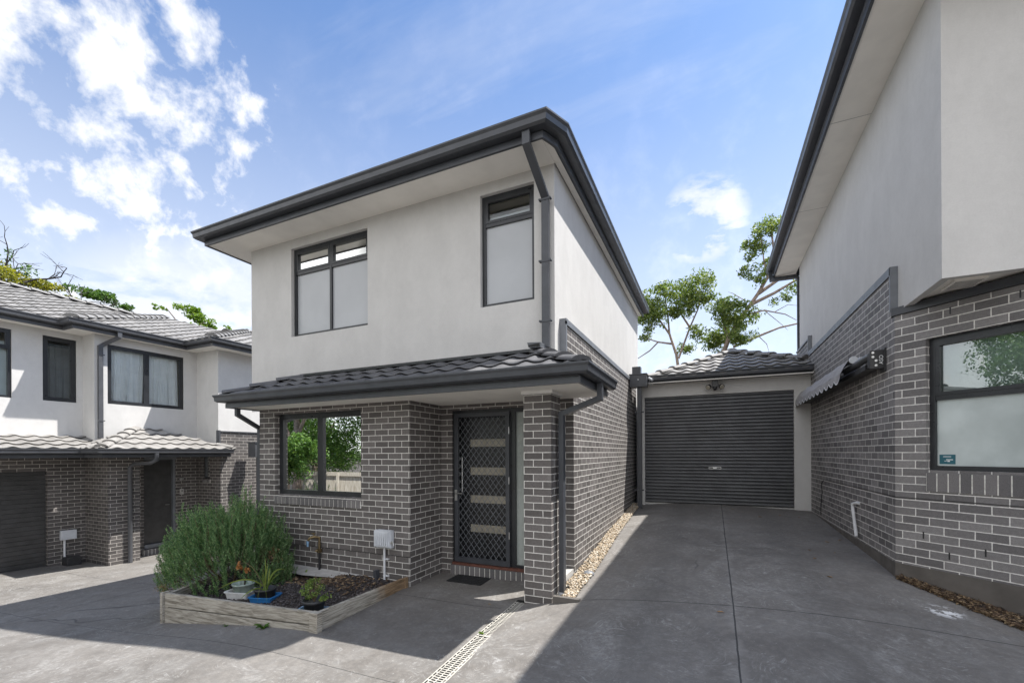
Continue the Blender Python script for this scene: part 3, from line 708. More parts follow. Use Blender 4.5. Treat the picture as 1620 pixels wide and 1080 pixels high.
tiles('roof', (2.4, 10.5, ez), (0, 1), (-1, 0), 5.5, 1.95, tn, 'tile_grey', GA, clips=[((2.38, 10.55, 0), (-1, -1, 0)), ((1.80, 0, 0), (1, 0, 0))])
zt = ez+.05+(12.45-10.52)*tn; ridges(GA, 'tile_grey', [((-1.40, 10.57, ez+.05), (.47, 12.45, zt)), ((1.84, 11.09, ez+.05+.57*tn), (.47, 12.45, zt)), ((.47, 12.45, zt), (.47, 16, zt))])
mb = MB(); mb.box(-1.70, 10.22, 3.29, -1.33, 10.50, 3.56); mb.box(-1.715, 10.205, 3.56, -1.315, 10.515, 3.585); mb.box(-1.69, 10.51, 3.50, -1.50, 10.70, 3.80)
RH = mb.build('rain_head', 'trim_metal', GA, bevel=.004)
mb = MB(); mb.tube([(-1.51, 10.222, 3.45), (-1.51, 10.212, 3.45)], .013, 10); mb.build('overflow_hole', 'white_print', RH)
mb = MB(); mb.rtube([(-1.50, 10.36, 3.30), (-1.50, 10.36, .50)], .10, .09); 
for z in (2.72, .95): mb.box(-1.60, 10.30, z-.015, -1.40, 10.312, z+.015); [mb.tube([(-1.50+s_*.085, 10.285, z), (-1.50+s_*.085, 10.32, z)], .016, 8) for s_ in (-1, 1)]
mb.build('downpipe', 'trim_metal', GA)

# ------------------------------------------------------------------ right townhouse
RT = thing('townhouse', (6, 9, 0), 'grey and dark brick townhouse at the right edge with angled window corner', 'house')
RX = 1.87; k2 = math.sqrt(.5); CH = FR((RX, 6.25, 0), (k2, -k2), (-k2, -k2))
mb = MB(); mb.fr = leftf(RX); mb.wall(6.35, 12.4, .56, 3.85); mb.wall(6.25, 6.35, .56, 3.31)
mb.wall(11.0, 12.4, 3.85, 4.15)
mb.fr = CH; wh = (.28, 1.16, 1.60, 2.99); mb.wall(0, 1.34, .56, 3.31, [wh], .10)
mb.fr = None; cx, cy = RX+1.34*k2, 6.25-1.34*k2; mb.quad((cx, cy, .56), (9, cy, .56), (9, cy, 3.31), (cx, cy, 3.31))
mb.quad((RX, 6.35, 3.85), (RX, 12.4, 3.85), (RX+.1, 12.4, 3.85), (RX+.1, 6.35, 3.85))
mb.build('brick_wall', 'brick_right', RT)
mb = MB(); o_ = .004
mb.poly([(RX-o_, 12.4, -.2), (RX-o_, 6.25-o_, -.2), (RX-o_, 6.25-o_, .56), (RX-o_, 12.4, .56)]); mb.quad((RX-o_, 6.25-o_, -.3), (cx-o_, cy-o_, -.3), (cx-o_, cy-o_, .56), (RX-o_, 6.25-o_, .56)); mb.quad((cx-o_, cy-o_, -.3), (9, cy-o_, -.3), (9, cy-o_, .56), (cx-o_, cy-o_, .56))
mb.poly([(RX-o_, 12.4, .5605), (RX-o_, 6.25-o_, .5605), (cx-o_, cy-o_, .5605), (cx+.1, cy+.1, .5605), (RX+.1, 6.35, .5605)])
mb.build('plinth', 'plinth', RT)
UX = 1.925; UYF = 5.29
mb = MB(); mb.quad((UX, UYF, 3.38), (UX, 12.4, 3.38), (UX, 12.4, 6.4), (UX, UYF, 6.4)); mb.quad((UX, UYF, 3.38), (9, UYF, 3.38), (9, UYF, 6.4), (UX, UYF, 6.4))
mb.quad((UX, 12.4, 0), (9, 12.4, 0), (9, 12.4, 6.4), (UX, 12.4, 6.4)); mb.quad((9, UYF, -.3), (9, 12.4, -.3), (9, 12.4, 6.4), (9, UYF, 6.4))
# thick lower lip of the render round the overhang
mb.quad((UX, UYF, 3.38), (9, UYF, 3.38), (9, UYF+.07, 3.38), (UX+.07, UYF+.07, 3.38)); mb.quad((UX, UYF, 3.38), (UX+.07, UYF+.07, 3.38), (UX+.07, 6.4, 3.38), (UX, 6.4, 3.38))
mb.quad((UX+.07, UYF+.07, 3.38), (9, UYF+.07, 3.38), (9, UYF+.07, 3.43), (UX+.07, UYF+.07, 3.43)); mb.quad((UX+.07, UYF+.07, 3.38), (UX+.07, UYF+.07, 3.43), (UX+.07, 6.4, 3.43), (UX+.07, 6.4, 3.38))
mb.build('upper_wall', 'stucco', RT)
mb = MB(); mb.quad((UX, UYF, 3.428), (9, UYF, 3.428), (9, 8, 3.428), (UX, 8, 3.428)); 
mb.box(1.46, 4.7, 6.23, UX-.001, 12.95, 6.242); mb.box(UX-.001, 4.7, 6.23, 9, UYF-.001, 6.242); mb.build('soffit', 'soffit', RT)
for y in (7.2, 9.6):
    mb = MB(); mb.box(1.46, y-.004, 6.2275, UX-.002, y+.004, 6.2295); mb.build('soffit_joint', 'concrete_pale', RT)
RF = [(9, 13.0), (1.45, 13.0), (1.45, 4.62), (9, 4.62)]
mb = MB(); fascia(mb, RF, 6.215, 6.42); mb.build('fascia', 'trim_metal', RT)
mb = MB(); gutter(mb, [(9, 13.02), (1.437, 13.02), (1.437, 4.60), (9, 4.60)], 6.38, 1.05); mb.build('gutter', 'trim_metal', RT)
mb = MB(); rz = 6.42; x0, x1, y0, y1 = 1.46, 10, 4.62, 13.0; hw = (y1-y0)/2; zt = rz+hw*.36; a, b = (x0+hw, y0+hw, zt), (x1, y0+hw, zt)
mb.poly([(x0,y0,rz),(x1,y0,rz),b,a]); mb.poly([(x0,y1,rz),(x0,y0,rz),a]); mb.poly([(x1,y1,rz),(x0,y1,rz),a,b]); mb.build('roof', 'tile_dark', RT)
# cappings
mb = MB(); mb.box(RX-.018, 6.33, 3.86, UX+.001, 10.98, 3.895); mb.box(RX-.018, 6.33, 3.80, RX-.003, 10.98, 3.86); mb.box(RX-.018, 6.325, 3.385, UX+.04, 6.352, 3.895)
mb.box(RX-.02, 10.98, 3.86, UX+.03, 11.02, 4.24); mb.box(RX-.02, 11.02, 4.155, UX+.01, 12.42, 4.19)
mb.build('wall_capping', 'flashing', RT)
mb = MB(); mb.fr = CH; mb.box(-.02, -.1, 3.315, 1.36, .022, 3.40); mb.build('wall_capping', 'trim_metal', RT)
# vent in the soffit over the angled window
mb = MB(); vc = (2.27, 5.72)
mb.fr = FR((2.08, 5.60, 3.38), (k2*1.0, -k2*0+.70), (.70, -.70))
mb.fr = None
mb.box(2.10, 5.52, 3.405, 2.34, 5.80, 3.4275); VT = mb.build('soffit_vent', 'soffit', RT)
mb = MB(); [mb.box(2.12, 5.55+i*.035, 3.400, 2.32, 5.565+i*.035, 3.4048) for i in range(7)]; mb.build('louvre', 'concrete_pale', VT)
# angled window
window(RT, CH, .28, 1.16, 1.60, 2.99, [(.28,1.16,1.60,2.36,'frost'),(.28,1.16,2.36,2.99,'sash')], d=-.07, fw=.048, ffr='frosted_pale', gl='glass_refl', blind='blind_pale', blind_top=2.97, label='large angled brick wall window with pale blind and green tree reflection')
W2 = [o for o in COL.objects if o.get('label', '').startswith('large angled')][0]
mb = MB(); mb.fr = CH; mb.box(.345, -.1035, 1.665, .475, -.1025, 1.765); mb.mi = 1
mb.box(.375, -.1025, 1.74, .44, -.1020, 1.746); mb.box(.385, -.1025, 1.695, .405, -.1020, 1.70); mb.box(.40, -.1025, 1.708, .455, -.1020, 1.716); mb.box(.41, -.1025, 1.69, .43, -.1020, 1.702)
mb.build('window_sticker', ['teal_sticker', 'white_print'], W2)
brick_sill(RT, CH, .283, 1.20, 1.375, 1.595, out=.012, back=-.10, n=10, slope=.02)
mb = MB(); mb.fr = CH; mb.box(0, -.005, 1.288, 1.34, .003, 1.296); mb.fr = leftf(RX); mb.box(6.252, -.005, 1.288, 10.78, .003, 1.296); mb.build('damp_course', 'black_plastic', RT)
for u, z in ((.255, .905), (.742, .818), (.485, 3.225), (.982, 3.225), (.47, .73)): 
    mb = MB(); mb.fr = CH; mb.box(u-.006, -.02, z-.035, u+.006, .0025, z+.038); mb.build('weep_hole', 'black_plastic', RT)
# downpipe at the far corner
mb = MB(); mb.rtube([(1.37, 12.9, 6.40), (1.40, 12.9, 6.17), (1.90, 12.75, 6.12), (1.935, 12.5, 5.95), (1.935, 12.5, 4.0)], .09, .07, up=(0, 1, 0)); mb.build('downpipe', 'trim_metal', RT)

# ------------------------------------------------------------------ left townhouse
LT = thing('townhouse', (-17, 7, -.8), 'grey townhouse at the left edge with tan tiled porch roof', 'house')
AX, BXl, CX_ = -13.96, -13.40, -12.44
mb = MB(); mb.fr = right(AX)
wA = [(3.1, 4.21, 3.06, 4.56), (4.70, 5.29, 3.06, 4.56)]
mb.wall(2.4, 5.40, 1.9, 4.85, wA, .06); mb.fr = None
mb.quad((AX, 5.40, 1.9), (BXl, 5.40, 1.9), (BXl, 5.40, 4.85), (AX, 5.40, 4.85))
mb.fr = right(BXl); wB = (5.65, 7.35, 3.05, 4.50); mb.wall(5.40, 7.69, 1.9, 4.85, [wB], .06); mb.fr = None
mb.quad((BXl, 7.69, 1.9), (CX_, 7.69, 1.9), (CX_, 7.69, 4.85), (BXl, 7.69, 4.85))
mb.quad((CX_, 7.69, 2.42), (CX_, 15, 2.42), (CX_, 15, 4.85), (CX_, 7.69, 4.85))
mb.quad((-21, 2.4, -1.1), (AX, 2.4, -1.1), (AX, 2.4, 4.85), (-21, 2.4, 4.85)); mb.quad((-21, 15, -1.1), (-21, 15, 4.85), (CX_, 15, 4.85), (CX_, 15, -1.1))
mb.quad((-21, 2.4, -1.1), (-21, 2.4, 4.85), (-21, 15, 4.85), (-21, 15, -1.1))
mb.poly([(-13.56, 2.41, 4.80), (-17.05, 2.41, 6.24), (-20.5, 2.41, 4.80)])
mb.build('upper_wall', 'stucco_left', LT)
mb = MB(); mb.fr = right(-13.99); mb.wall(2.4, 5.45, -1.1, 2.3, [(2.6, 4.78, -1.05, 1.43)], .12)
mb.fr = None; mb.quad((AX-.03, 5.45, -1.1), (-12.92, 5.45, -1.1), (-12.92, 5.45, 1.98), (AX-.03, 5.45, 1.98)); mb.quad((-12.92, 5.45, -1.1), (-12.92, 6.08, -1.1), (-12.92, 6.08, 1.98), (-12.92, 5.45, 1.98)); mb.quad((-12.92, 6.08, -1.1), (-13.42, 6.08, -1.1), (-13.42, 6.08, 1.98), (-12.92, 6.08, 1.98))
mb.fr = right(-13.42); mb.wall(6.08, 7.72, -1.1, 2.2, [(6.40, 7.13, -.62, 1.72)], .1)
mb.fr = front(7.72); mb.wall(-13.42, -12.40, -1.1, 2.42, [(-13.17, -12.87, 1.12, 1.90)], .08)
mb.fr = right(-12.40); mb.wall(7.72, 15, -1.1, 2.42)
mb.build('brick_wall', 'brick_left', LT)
mb = MB(); mb.box(-12.44, 7.70, 2.42, -12.375, 14, 2.455); mb.box(-12.52, 7.68, 2.05, -12.38, 7.715, 2.47); mb.build('wall_capping', 'trim_left', LT)
window(LT, right(AX), 3.1, 4.21, 3.06, 4.56, [(3.1,4.21,3.06,4.15,'fix'),(3.1,4.21,4.15,4.56,'sash')], d=-.03, blind='blind_pale', blind_top=4.3, depth=.8)
window(LT, right(AX), 4.70, 5.29, 3.06, 4.56, [(4.70,5.29,3.06,4.56,'sash')], d=-.03, fw=.06, blind=None, depth=.8)
window(LT, right(BXl), 5.65, 7.35, 3.05, 4.50, [(5.65,6.48,3.05,4.50,'sash'),(6.48,7.35,3.05,4.50,'sash')], d=-.03, fw=.055, blind=None, depth=.8)
WL = [o for o in COL.objects if o.name.startswith('window') and o.parent == LT]
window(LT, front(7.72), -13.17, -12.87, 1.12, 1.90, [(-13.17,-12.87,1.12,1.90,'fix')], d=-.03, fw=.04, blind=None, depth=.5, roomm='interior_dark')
brick_sill(LT, front(7.72), -13.19, -12.85, 1.00, 1.115, out=.02, n=5, slope=.02)
def curtain(fr, u0, u1, z0, z1, m, parent, d=-.22, amp=.03, f=24, lean=0.):
    mb = MB(); mb.fr = fr; n = 90; zs = (z1, (z0*.4+z1*.6), z0+.25*(z1-z0), z0); vs = []
    for j, z in enumerate(zs):
        for i in range(n+1):
            u = u0+(u1-u0)*i/n; ph = math.sin(i*.31)*1.8
            vs.append((u+lean*(j/3)*.06*math.sin(i*.2), d+amp*(.5+.25*j)*math.sin(f*(u-u0)*2+ph)+.01*math.sin(i*1.7), z))
    mb.add(vs, [(j*(n+1)+i, j*(n+1)+i+1, (j+1)*(n+1)+i+1, (j+1)*(n+1)+i) for j in range(3) for i in range(n)], True)
    mb.build('curtain', m, parent)
curtain(right(AX), 4.73, 5.26, 3.02, 4.42, 'curtain_grey', WL[1], d=-.15)
curtain(right(BXl), 5.68, 6.46, 3.02, 4.46, 'curtain_white', WL[2], lean=1, d=-.15); curtain(right(BXl), 6.50, 7.25, 3.02, 4.46, 'curtain_white', WL[2], lean=-1, d=-.15)
# garage door of horizontal planks
mb = MB(); mb.fr = right(-13.99); z = -1.05
while z < 1.43: mb.box(2.6, -.14, z, 4.78, -.09, min(1.425, z+.098)); z += .104
mb.box(2.6, -.15, -1.05, 4.78, -.12, 1.43); mb.build('garage_door', 'door_grey', LT)
mb = MB(); mb.fr = right(-13.42); mb.box(6.40, -.12, -.55, 7.13, -.07, 1.66)
LD = mb.build('front_door', 'door_grey', LT)
mb = MB(); mb.fr = right(-13.42); mb.box(6.40, -.09, 1.66, 7.16, .01, 1.73); mb.box(7.07, -.069, -.62, 7.13, .012, 1.66); mb.box(6.40, -.09, -.64, 7.13, .02, -.55); mb.build('door_frame', 'flashing', LT)
mb = MB(); mb.fr = right(-13.42); mb.tube([(7.0, -.07, .45), (7.0, -.02, .45), (6.9, -.02, .45)], .012, 8); mb.build('handle', 'bare_metal', LD)
brick_sill(LT, right(-13.42), 6.36, 7.2, -.84, -.65, out=.1, back=-.05, n=10, slope=.01, name='doorstep')
# soffits / fascias / gutters
GP = [(-13.62, 2.1), (-13.62, 4.93), (-13.17, 4.93), (-13.17, 7.30), (-12.02, 7.30), (-12.02, 15.3)]
mb = MB()
mb.box(AX-.0, 2.1, 4.70, -13.63, 4.94, 4.712); mb.box(AX, 4.94, 4.70, -13.18, 5.40, 4.712); mb.box(BXl, 5.40, 4.70, -13.18, 7.31, 4.712); mb.box(BXl, 7.31, 4.70, -12.03, 7.69, 4.712); mb.box(CX_, 7.69, 4.70, -12.03, 15.2, 4.712)
mb.build('soffit', 'soffit', LT)
mb = MB(); fascia(mb, GP, 4.685, 4.85); mb.build('fascia', 'trim_left', LT)
mb = MB(); gutter(mb, [(x+.013, y-(.013 if 0 else 0)) for x, y in GP], 4.775, 1.0); mb.build('gutter', 'trim_left', LT)
ez = 4.855; tn = .41
def cl(co, no): return (tuple(co)+(0,), tuple(no)+(0,))
# main slopes facing +X; ridge at x=-17
tiles('roof', (-13.54, 2.0, ez), (0, 1), (-1, 0), 6.8, 3.55, tn, 'tile_grey', LT, clips=[cl((-13.54, 4.86), (1, 1))])
tiles('roof', (-13.09, 4.86, ez), (0, 1), (-1, 0), 7.5, 4.0, tn, 'tile_grey', LT, clips=[cl((-13.09, 4.86), (-1, -1)), cl((-13.09, 7.2), (1, 1))])
tiles('roof', (-13.54, 4.84, ez), (1, 0), (0, 1), .6, .6, tn, 'tile_grey', LT, clips=[cl((-13.09, 4.86), (1, 1)), cl((-13.54, 4.86), (-1, -1))])
tiles('roof', (-11.94, 7.2, ez), (0, 1), (-1, 0), 8.5, 3.1, tn, 'tile_grey', LT, clips=[cl((-11.94, 7.2), (-1, -1))])
tiles('roof', (-17.2, 7.2, ez), (1, 0), (0, 1), 5.3, 3.1, tn, 'tile_grey', LT, clips=[cl((-11.94, 7.2), (1, 1)), cl((-13.09, 7.2), (-1, -1))])
ridges(LT, 'tile_grey', [((-13.11, 4.88, ez+.06), (-17.0, 8.77, ez+.06+3.9*tn)), ((-11.96, 7.22, ez+.06), (-15.0, 10.26, ez+.06+3.05*tn)), ((-17.05, 2.0, ez+.04+3.5*tn), (-17.05, 8.2, ez+.04+3.5*tn+.02)), ((-15.02, 10.26, ez+.06+3.05*tn), (-15.02, 15.5, ez+.06+3.05*tn))], .12)
mb = MB(); mb.poly([(-17.08,2.0,ez+3.5*tn-.03), (-17.08,9,ez+3.5*tn-.03), (-20.5,9,ez), (-20.5,2.0,ez)]); mb.poly([(-15.05,9.5,ez+3.05*tn-.03), (-15.05,15.4,ez+3.05*tn-.03), (-18.1,15.4,ez), (-18.1,9.5,ez)]); mb.build('roof', 'tile_grey', LT)
# upper downpipe
mb = MB(); mb.rtube([(-13.10, 5.76, 4.80), (-13.10, 5.76, 4.66), (-13.345, 5.55, 4.46), (-13.345, 5.49, 4.40), (-13.345, 5.49, 2.2)], .085, .07, up=(1, 0, 0))
for z in (4.2, 2.62): mb.box(-13.31, 5.42, z-.012, -13.30, 5.56, z+.012)
mb.build('downpipe', 'trim_left', LT)
# lower roofs: garage lean-to and hipped porch
ez2 = 1.93; t2 = .34
tiles('porch_roof', (-12.92, 2.1, ez2), (0, 1), (-1, 0), 3.6, 1.05, .30, 'tile_tan', LT, clips=[cl((-12.92, 4.98), (1, 1))])
PXo = -12.14; t3 = .42
tiles('porch_roof', (PXo, 4.98, ez2), (0, 1), (-1, 0), 2.98, 1.30, t3, 'tile_tan', LT, clips=[cl((PXo, 4.98), (-1, -1)), cl((PXo, 7.96), (-1, 1)), cl((-13.44, 0), (-1, 0))])
tiles('porch_roof', (-13.2, 4.96, ez2), (1, 0), (0, 1), 1.1, 1.3, t3, 'tile_tan', LT, clips=[cl((PXo, 4.98), (1, 1)), cl((-12.92, 4.98), (-1, -.9))])
ridges(LT, 'tile_tan', [((PXo-.03, 5.01, ez2+.05), (-13.38, 6.22, ez2+.05+1.24*t3)), ((PXo-.03, 7.93, ez2+.05), (-12.42, 7.68, ez2+.05+.26*t3))], .10, .36)
LP_ = [(-12.98, 2.2), (-12.98, 5.05), (-12.22, 5.05), (-12.22, 7.88), (-12.4, 7.88)]
mb = MB(); fascia(mb, LP_, 1.74, 1.92); mb.build('porch_fascia', 'trim_left', LT)
mb = MB(); gutter(mb, [(-12.965, 2.2), (-12.965, 5.04), (-12.205, 5.04), (-12.205, 7.9)], 1.83, .95); mb.build('porch_gutter', 'trim_left', LT)
mb = MB(); mb.box(-14, 2.2, 1.75, -13.0, 5.06, 1.76); mb.box(-13.45, 5.06, 1.75, -12.24, 7.86, 1.76); mb.build('porch_soffit', 'soffit', LT)
mb = MB(); mb.tube([(-12.13, 6.05, 1.84), (-12.13, 6.05, 1.68), (-12.3, 6.0, 1.60), (-12.74, 5.88, 1.59), (-12.84, 5.84, 1.5), (-12.84, 5.84, -.86)], .045, 12); mb.build('downpipe', 'trim_left', LT)
# rain head and pipe in front of the far party wall
mb = MB(); mb.box(-12.15, 8.35, 1.72, -11.85, 8.62, 2.12); mb.box(-12.17, 8.33, 2.12, -11.83, 8.64, 2.15); mb.box(-12.02, 8.50, -.9, -11.92, 8.58, 1.72); mb.build('rain_head', 'trim_left', LT)
# link garage behind (white strip of wall and low roof)
LG = thing('link_garage', (-10, 12, -.8), 'low pale rendered garage wall with grey tiles far behind the rosemary', 'garage')
mb = MB(); mb.box(-12.3, 10.6, -1, -7.6, 14, 1.95); mb.build('wall', 'brick_left', LG)
mb = MB(); mb.sweep([(-12.3, 10.45), (-7.6, 10.45)], [(o, h) for o, h in GUT], 1.9); mb.build('gutter', 'trim_left', LG)
tiles('roof', (-12.3, 10.4, 2.0), (1, 0), (0, 1), 4.6, 1.6, .4, 'tile_tan', LG)

# ------------------------------------------------------------------ small fixtures (each hangs on or stands by a wall)
t_ = thing('flood_light', (.07, 10.6, 3.3), 'small twin spotlight with two cream lamps under the gutter over the garage roller door', 'light')
mb = MB(); mb.box(0.01, 10.60, 3.23, .13, 10.78, 3.37); mb.tube([(.07, 10.66, 3.24), (.07, 10.60, 3.17)], [.045, .03], 10); mb.build('bracket', 'black_plastic', t_, bevel=.006)
for s_ in (-1, 1):
    mb = MB(); c = Vector((.07+s_*.125, 10.60, 3.235)); dr = Vector((s_*.45, -.75, -.45)).normalized()
    mb.tube([c-dr*.07, c-dr*.03, c+dr*.03], [.02, .05, .058], 14); L_ = mb.build('lamp_head', 'black_plastic', t_)
    mb = MB(); mb.tube([c+dr*.028, c+dr*.04], [.05, .045], 14); mb.build('lens', 'door_glass', L_)
t_ = thing('flood_light', (-1.97, 5.1, 3.12), 'square grey floodlight resting on the porch roof tiles against the rendered wall', 'light')
mb = MB(); mb.add([(-2.07,5.05,3.11),(-1.90,5.02,3.09),(-1.88,5.20,3.09),(-2.05,5.22,3.11),(-2.08,5.03,3.17),(-1.89,5.00,3.15),(-1.88,5.20,3.15),(-2.06,5.22,3.17)],[(0,3,2,1),(4,5,6,7),(0,1,5,4),(1,2,6,5),(2,3,7,6),(3,0,4,7)])
L_ = mb.build('housing', 'flashing', t_, bevel=.006)
mb = MB(); mb.quad((-2.065,5.044,3.118),(-1.905,5.014,3.10),(-1.905,5.006,3.14),(-2.065,5.034,3.158)); mb.build('lens', 'black_plastic', t_)
t_ = thing('security_camera', (-1.27, 10.45, 3.45), 'tiny pale camera dangling by the rain head at the left end of the garage gutter', 'camera')
mb = MB(); mb.tube([(-1.30, 10.44, 3.50), (-1.22, 10.36, 3.44)], [.028, .03], 10); mb.build('body', 'white_plastic', t_)
mb = MB(); mb.tube([(-1.29, 10.46, 3.48), (-1.30, 10.46, 3.38), (-1.26, 10.47, 3.33), (-1.22, 10.46, 3.36)], .005, 6); mb.build('cable', 'white_plastic', t_)

t_ = thing('power_outlet', (-4.25, 4.95, .56), 'grey weatherproof power box on a white conduit on the brick wall behind the raised bed', 'power box')
mb = MB(); mb.fr = front(BY); mb.box(-4.40, .002, .455, -4.13, .07, .71); mb.build('backbox', 'white_plastic', t_, bevel=.01)
mb = MB(); mb.fr = front(BY); mb.add([(-4.41,.07,.47),(-4.13,.07,.47),(-4.13,.07,.715),(-4.41,.07,.715),(-4.40,.115,.48),(-4.14,.10,.48),(-4.15,.12,.70),(-4.39,.125,.70)],[(0,3,7,4),(4,5,6,7),(0,4,5,1),(1,5,6,2),(2,6,7,3)])
[mb.box(-4.37+i*.033, .10, .50, -4.355+i*.033, .128, .68) for i in range(7)]
mb.build('lid', 'white_plastic', t_)
mb = MB(); mb.fr = front(BY); mb.box(-4.128, .04, .53, -4.10, .09, .56); mb.tube([(-4.11, .06, .57), (-4.09, .06, .50)], .01, 6); mb.build('latch', 'bare_metal', t_)
mb = MB(); mb.fr = front(BY); mb.tube([(-4.28, .035, .46), (-4.28, .035, -.05)], .0165, 10); mb.box(-4.31, .0, .28, -4.22, .03, .30); mb.box(-4.31, .0, .04, -4.22, .03, .06); mb.build('conduit', 'pvc', t_)
t_ = thing('meter_riser', (-4.40, 4.93, 0), 'short dark grey post standing in the gravel left of the white conduit', 'riser')
mb = MB(); mb.fr = front(BY); mb.box(-4.43, .03, -.1, -4.375, .10, .13); mb.build('post', 'trim_metal', t_, bevel=.004)
t_ = thing('garden_tap', (-5.58, 4.9, .4), 'brass garden tap with pale blue hose fitting on a black pipe against the brick wall', 'tap')
mb = MB(); mb.fr = front(BY); mb.tube([(-5.56, .035, .36), (-5.56, .035, -.15)], .017, 10); mb.build('pipe', 'black_plastic', t_)
mb = MB(); mb.fr = front(BY); mb.tube([(-5.56, .035, .32), (-5.56, .035, .50)], .018, 10); mb.tube([(-5.56, .03, .50), (-5.60, .09, .52), (-5.66, .13, .50), (-5.69, .14, .45)], [.02, .022, .02, .018], 10)
mb.box(-5.60, .01, .27, -5.53, .055, .33); mb.tube([(-5.58, .04, .31), (-5.61, .07, .29)], .014, 8); mb.build('body', 'brass', t_)
mb = MB(); mb.fr = front(BY); mb.tube([(-5.62, .09, .53), (-5.62, .09, .57)], .008, 8); mb.box(-5.66, .08, .565, -5.58, .10, .58); mb.build('handle', 'brass', t_)
mb = MB(); mb.fr = front(BY); mb.tube([(-5.69, .14, .46), (-5.69, .14, .37)], [.022, .014], 10); mb.build('hose_fitting', 'tub_pale', t_)
t_ = thing('door_mat', (-3.25, 5.6, -.04), 'black door mat lying on the porch concrete before the security door', 'mat')
mb = MB(); nx = 10
for i in range(nx):
    for j in range(5):
        x0_, x1_ = -3.52+.56*i/nx, -3.52+.56*(i+1)/nx; y0_, y1_ = 5.40+.34*j/5, 5.40+.34*(j+1)/5
        mb.box(x0_+.002, y0_+.002, G(x0_, y0_)-.01, x1_-.002, y1_-.002, G(x0_, y0_)+.014)
mb.build('mat', 'rubber_mat', t_)
t_ = thing('waste_pipe', (1.85, 7.6, .9), 'bent white pipe hooked out of the dark brick side wall near the angled corner', 'pipe')
mb = MB(); mb.tube([(1.885, 7.55, 1.075), (1.85, 7.62, 1.08), (1.825, 7.70, 1.06), (1.825, 7.70, 1.0), (1.83, 7.55, .62)], .021, 10); mb.build('pipe', 'pvc', t_)
t_ = thing('wall_cable', (1.86, 9.9, 1.0), 'thin black cable hanging on the shaded brick side wall near the garage', 'cable')
mb = MB(); mb.tube([(1.864, 9.7, 1.27), (1.862, 9.85, 1.22), (1.863, 9.8, 1.05), (1.864, 9.9, .8), (1.866, 9.92, .62)], .008, 6); mb.build('cable', 'black_plastic', t_)
# folding awning
t_ = thing('folding_awning', (1.7, 8.9, 2.95), 'half folded grey canvas awning with scalloped edge on the right brick side wall', 'awning')
mb = MB(); mb.box(1.72, 6.52, 2.78, 1.865, 6.545, 3.00); mb.box(1.852, 6.50, 2.74, 1.869, 6.66, 3.02); mb.box(1.72, 6.545, 2.80, 1.735, 6.62, 2.98); AB = mb.build('bracket', 'black_plastic', t_, bevel=.004)
mb = MB()
for x_, z_ in ((1.745, 2.97), (1.745, 2.92), (1.775, 2.875), (1.775, 2.82)):
    mb = MB(); mb.tube([(x_, 6.519, z_), (x_, 6.510, z_)], .014, 10); mb.build('bolt', 'bare_metal', AB)
cu = bpy.data.curves.new('lettering', 'FONT'); cu.body = 'ASO'; cu.size = .055; cu.extrude = .001; tmp = bpy.data.objects.new('lettering', cu)
COL.objects.link(tmp); dg = bpy.context.evaluated_depsgraph_get(); me = bpy.data.meshes.new_from_object(tmp.evaluated_get(dg)); bpy.data.objects.remove(tmp)
me.transform(Matrix.Translation((1.842, 6.516, 2.83)) @ Matrix.Rotation(R(-90), 4, 'Y') @ Matrix.Rotation(R(90), 4, 'X'))
me.materials.append(MATS['white_print']); lo = bpy.data.objects.new('lettering', me); COL.objects.link(lo); lo.parent = AB
mb = MB(); mb.tube([(1.765, 6.56, 2.955), (1.765, 10.95, 2.955)], .045, 14); mb.build('roller_tube', 'roller_metal', t_)
mb = MB(); mb.box(1.72, 6.70, 2.80, 1.86, 10.95, 2.86); mb.build('support_bar', 'black_plastic', t_)
mb = MB(); sec = [(1.80, 3.035), (1.75, 3.06), (1.69, 3.035), (1.64, 2.95), (1.60, 2.86)]; ys = np.linspace(7.3, 10.85, 60)
vs = [(x, y, z-.012*math.sin(i*.5)) for i, y in enumerate(ys) for x, z in sec]; n = len(sec)
mb.add(vs, [(i*n+k, i*n+k+1, (i+1)*n+k+1, (i+1)*n+k) for i in range(len(ys)-1) for k in range(n-1)], True)
mb.build('canopy', 'canvas', t_)
mb = MB(); ys = np.linspace(7.3, 10.85, 241); vs = []
for y in ys:
    ph = (y-7.3)/.30; vs += [(1.60, y, 2.865), (1.592, y, 2.80-.062*abs(math.sin(math.pi*ph)))]
mb.add(vs, [(2*i, 2*i+1, 2*i+3, 2*i+2) for i in range(len(ys)-1)])
V_ = mb.build('valance', 'canvas', t_)
mb = MB(); vs = []
for y in ys:
    ph = (y-7.3)/.30; zb = 2.80-.062*abs(math.sin(math.pi*ph)); vs += [(1.590, y, zb+.006), (1.588, y, zb-.010)]
mb.add(vs, [(2*i, 2*i+1, 2*i+3, 2*i+2) for i in range(len(ys)-1)]); mb.build('braid_edge', 'white_print', V_)
mb = MB(); mb.tube([(1.76, 7.45, 2.82), (1.63, 8.6, 2.81)], .02, 8); mb.tube([(1.63, 8.6, 2.81), (1.62, 10.6, 2.83)], .018, 8); mb.box(1.605, 7.3, 2.83, 1.635, 10.85, 2.865); mb.build('folding_arm', 'trim_metal', t_)
mb = MB(); mb.tube([(1.74, 7.26, 3.03), (1.74, 7.30, 3.03)], .05, 12); mb.box(1.80, 7.25, 2.85, 1.865, 7.35, 3.06); mb.build('end_cap', 'white_plastic', t_, bevel=.004)

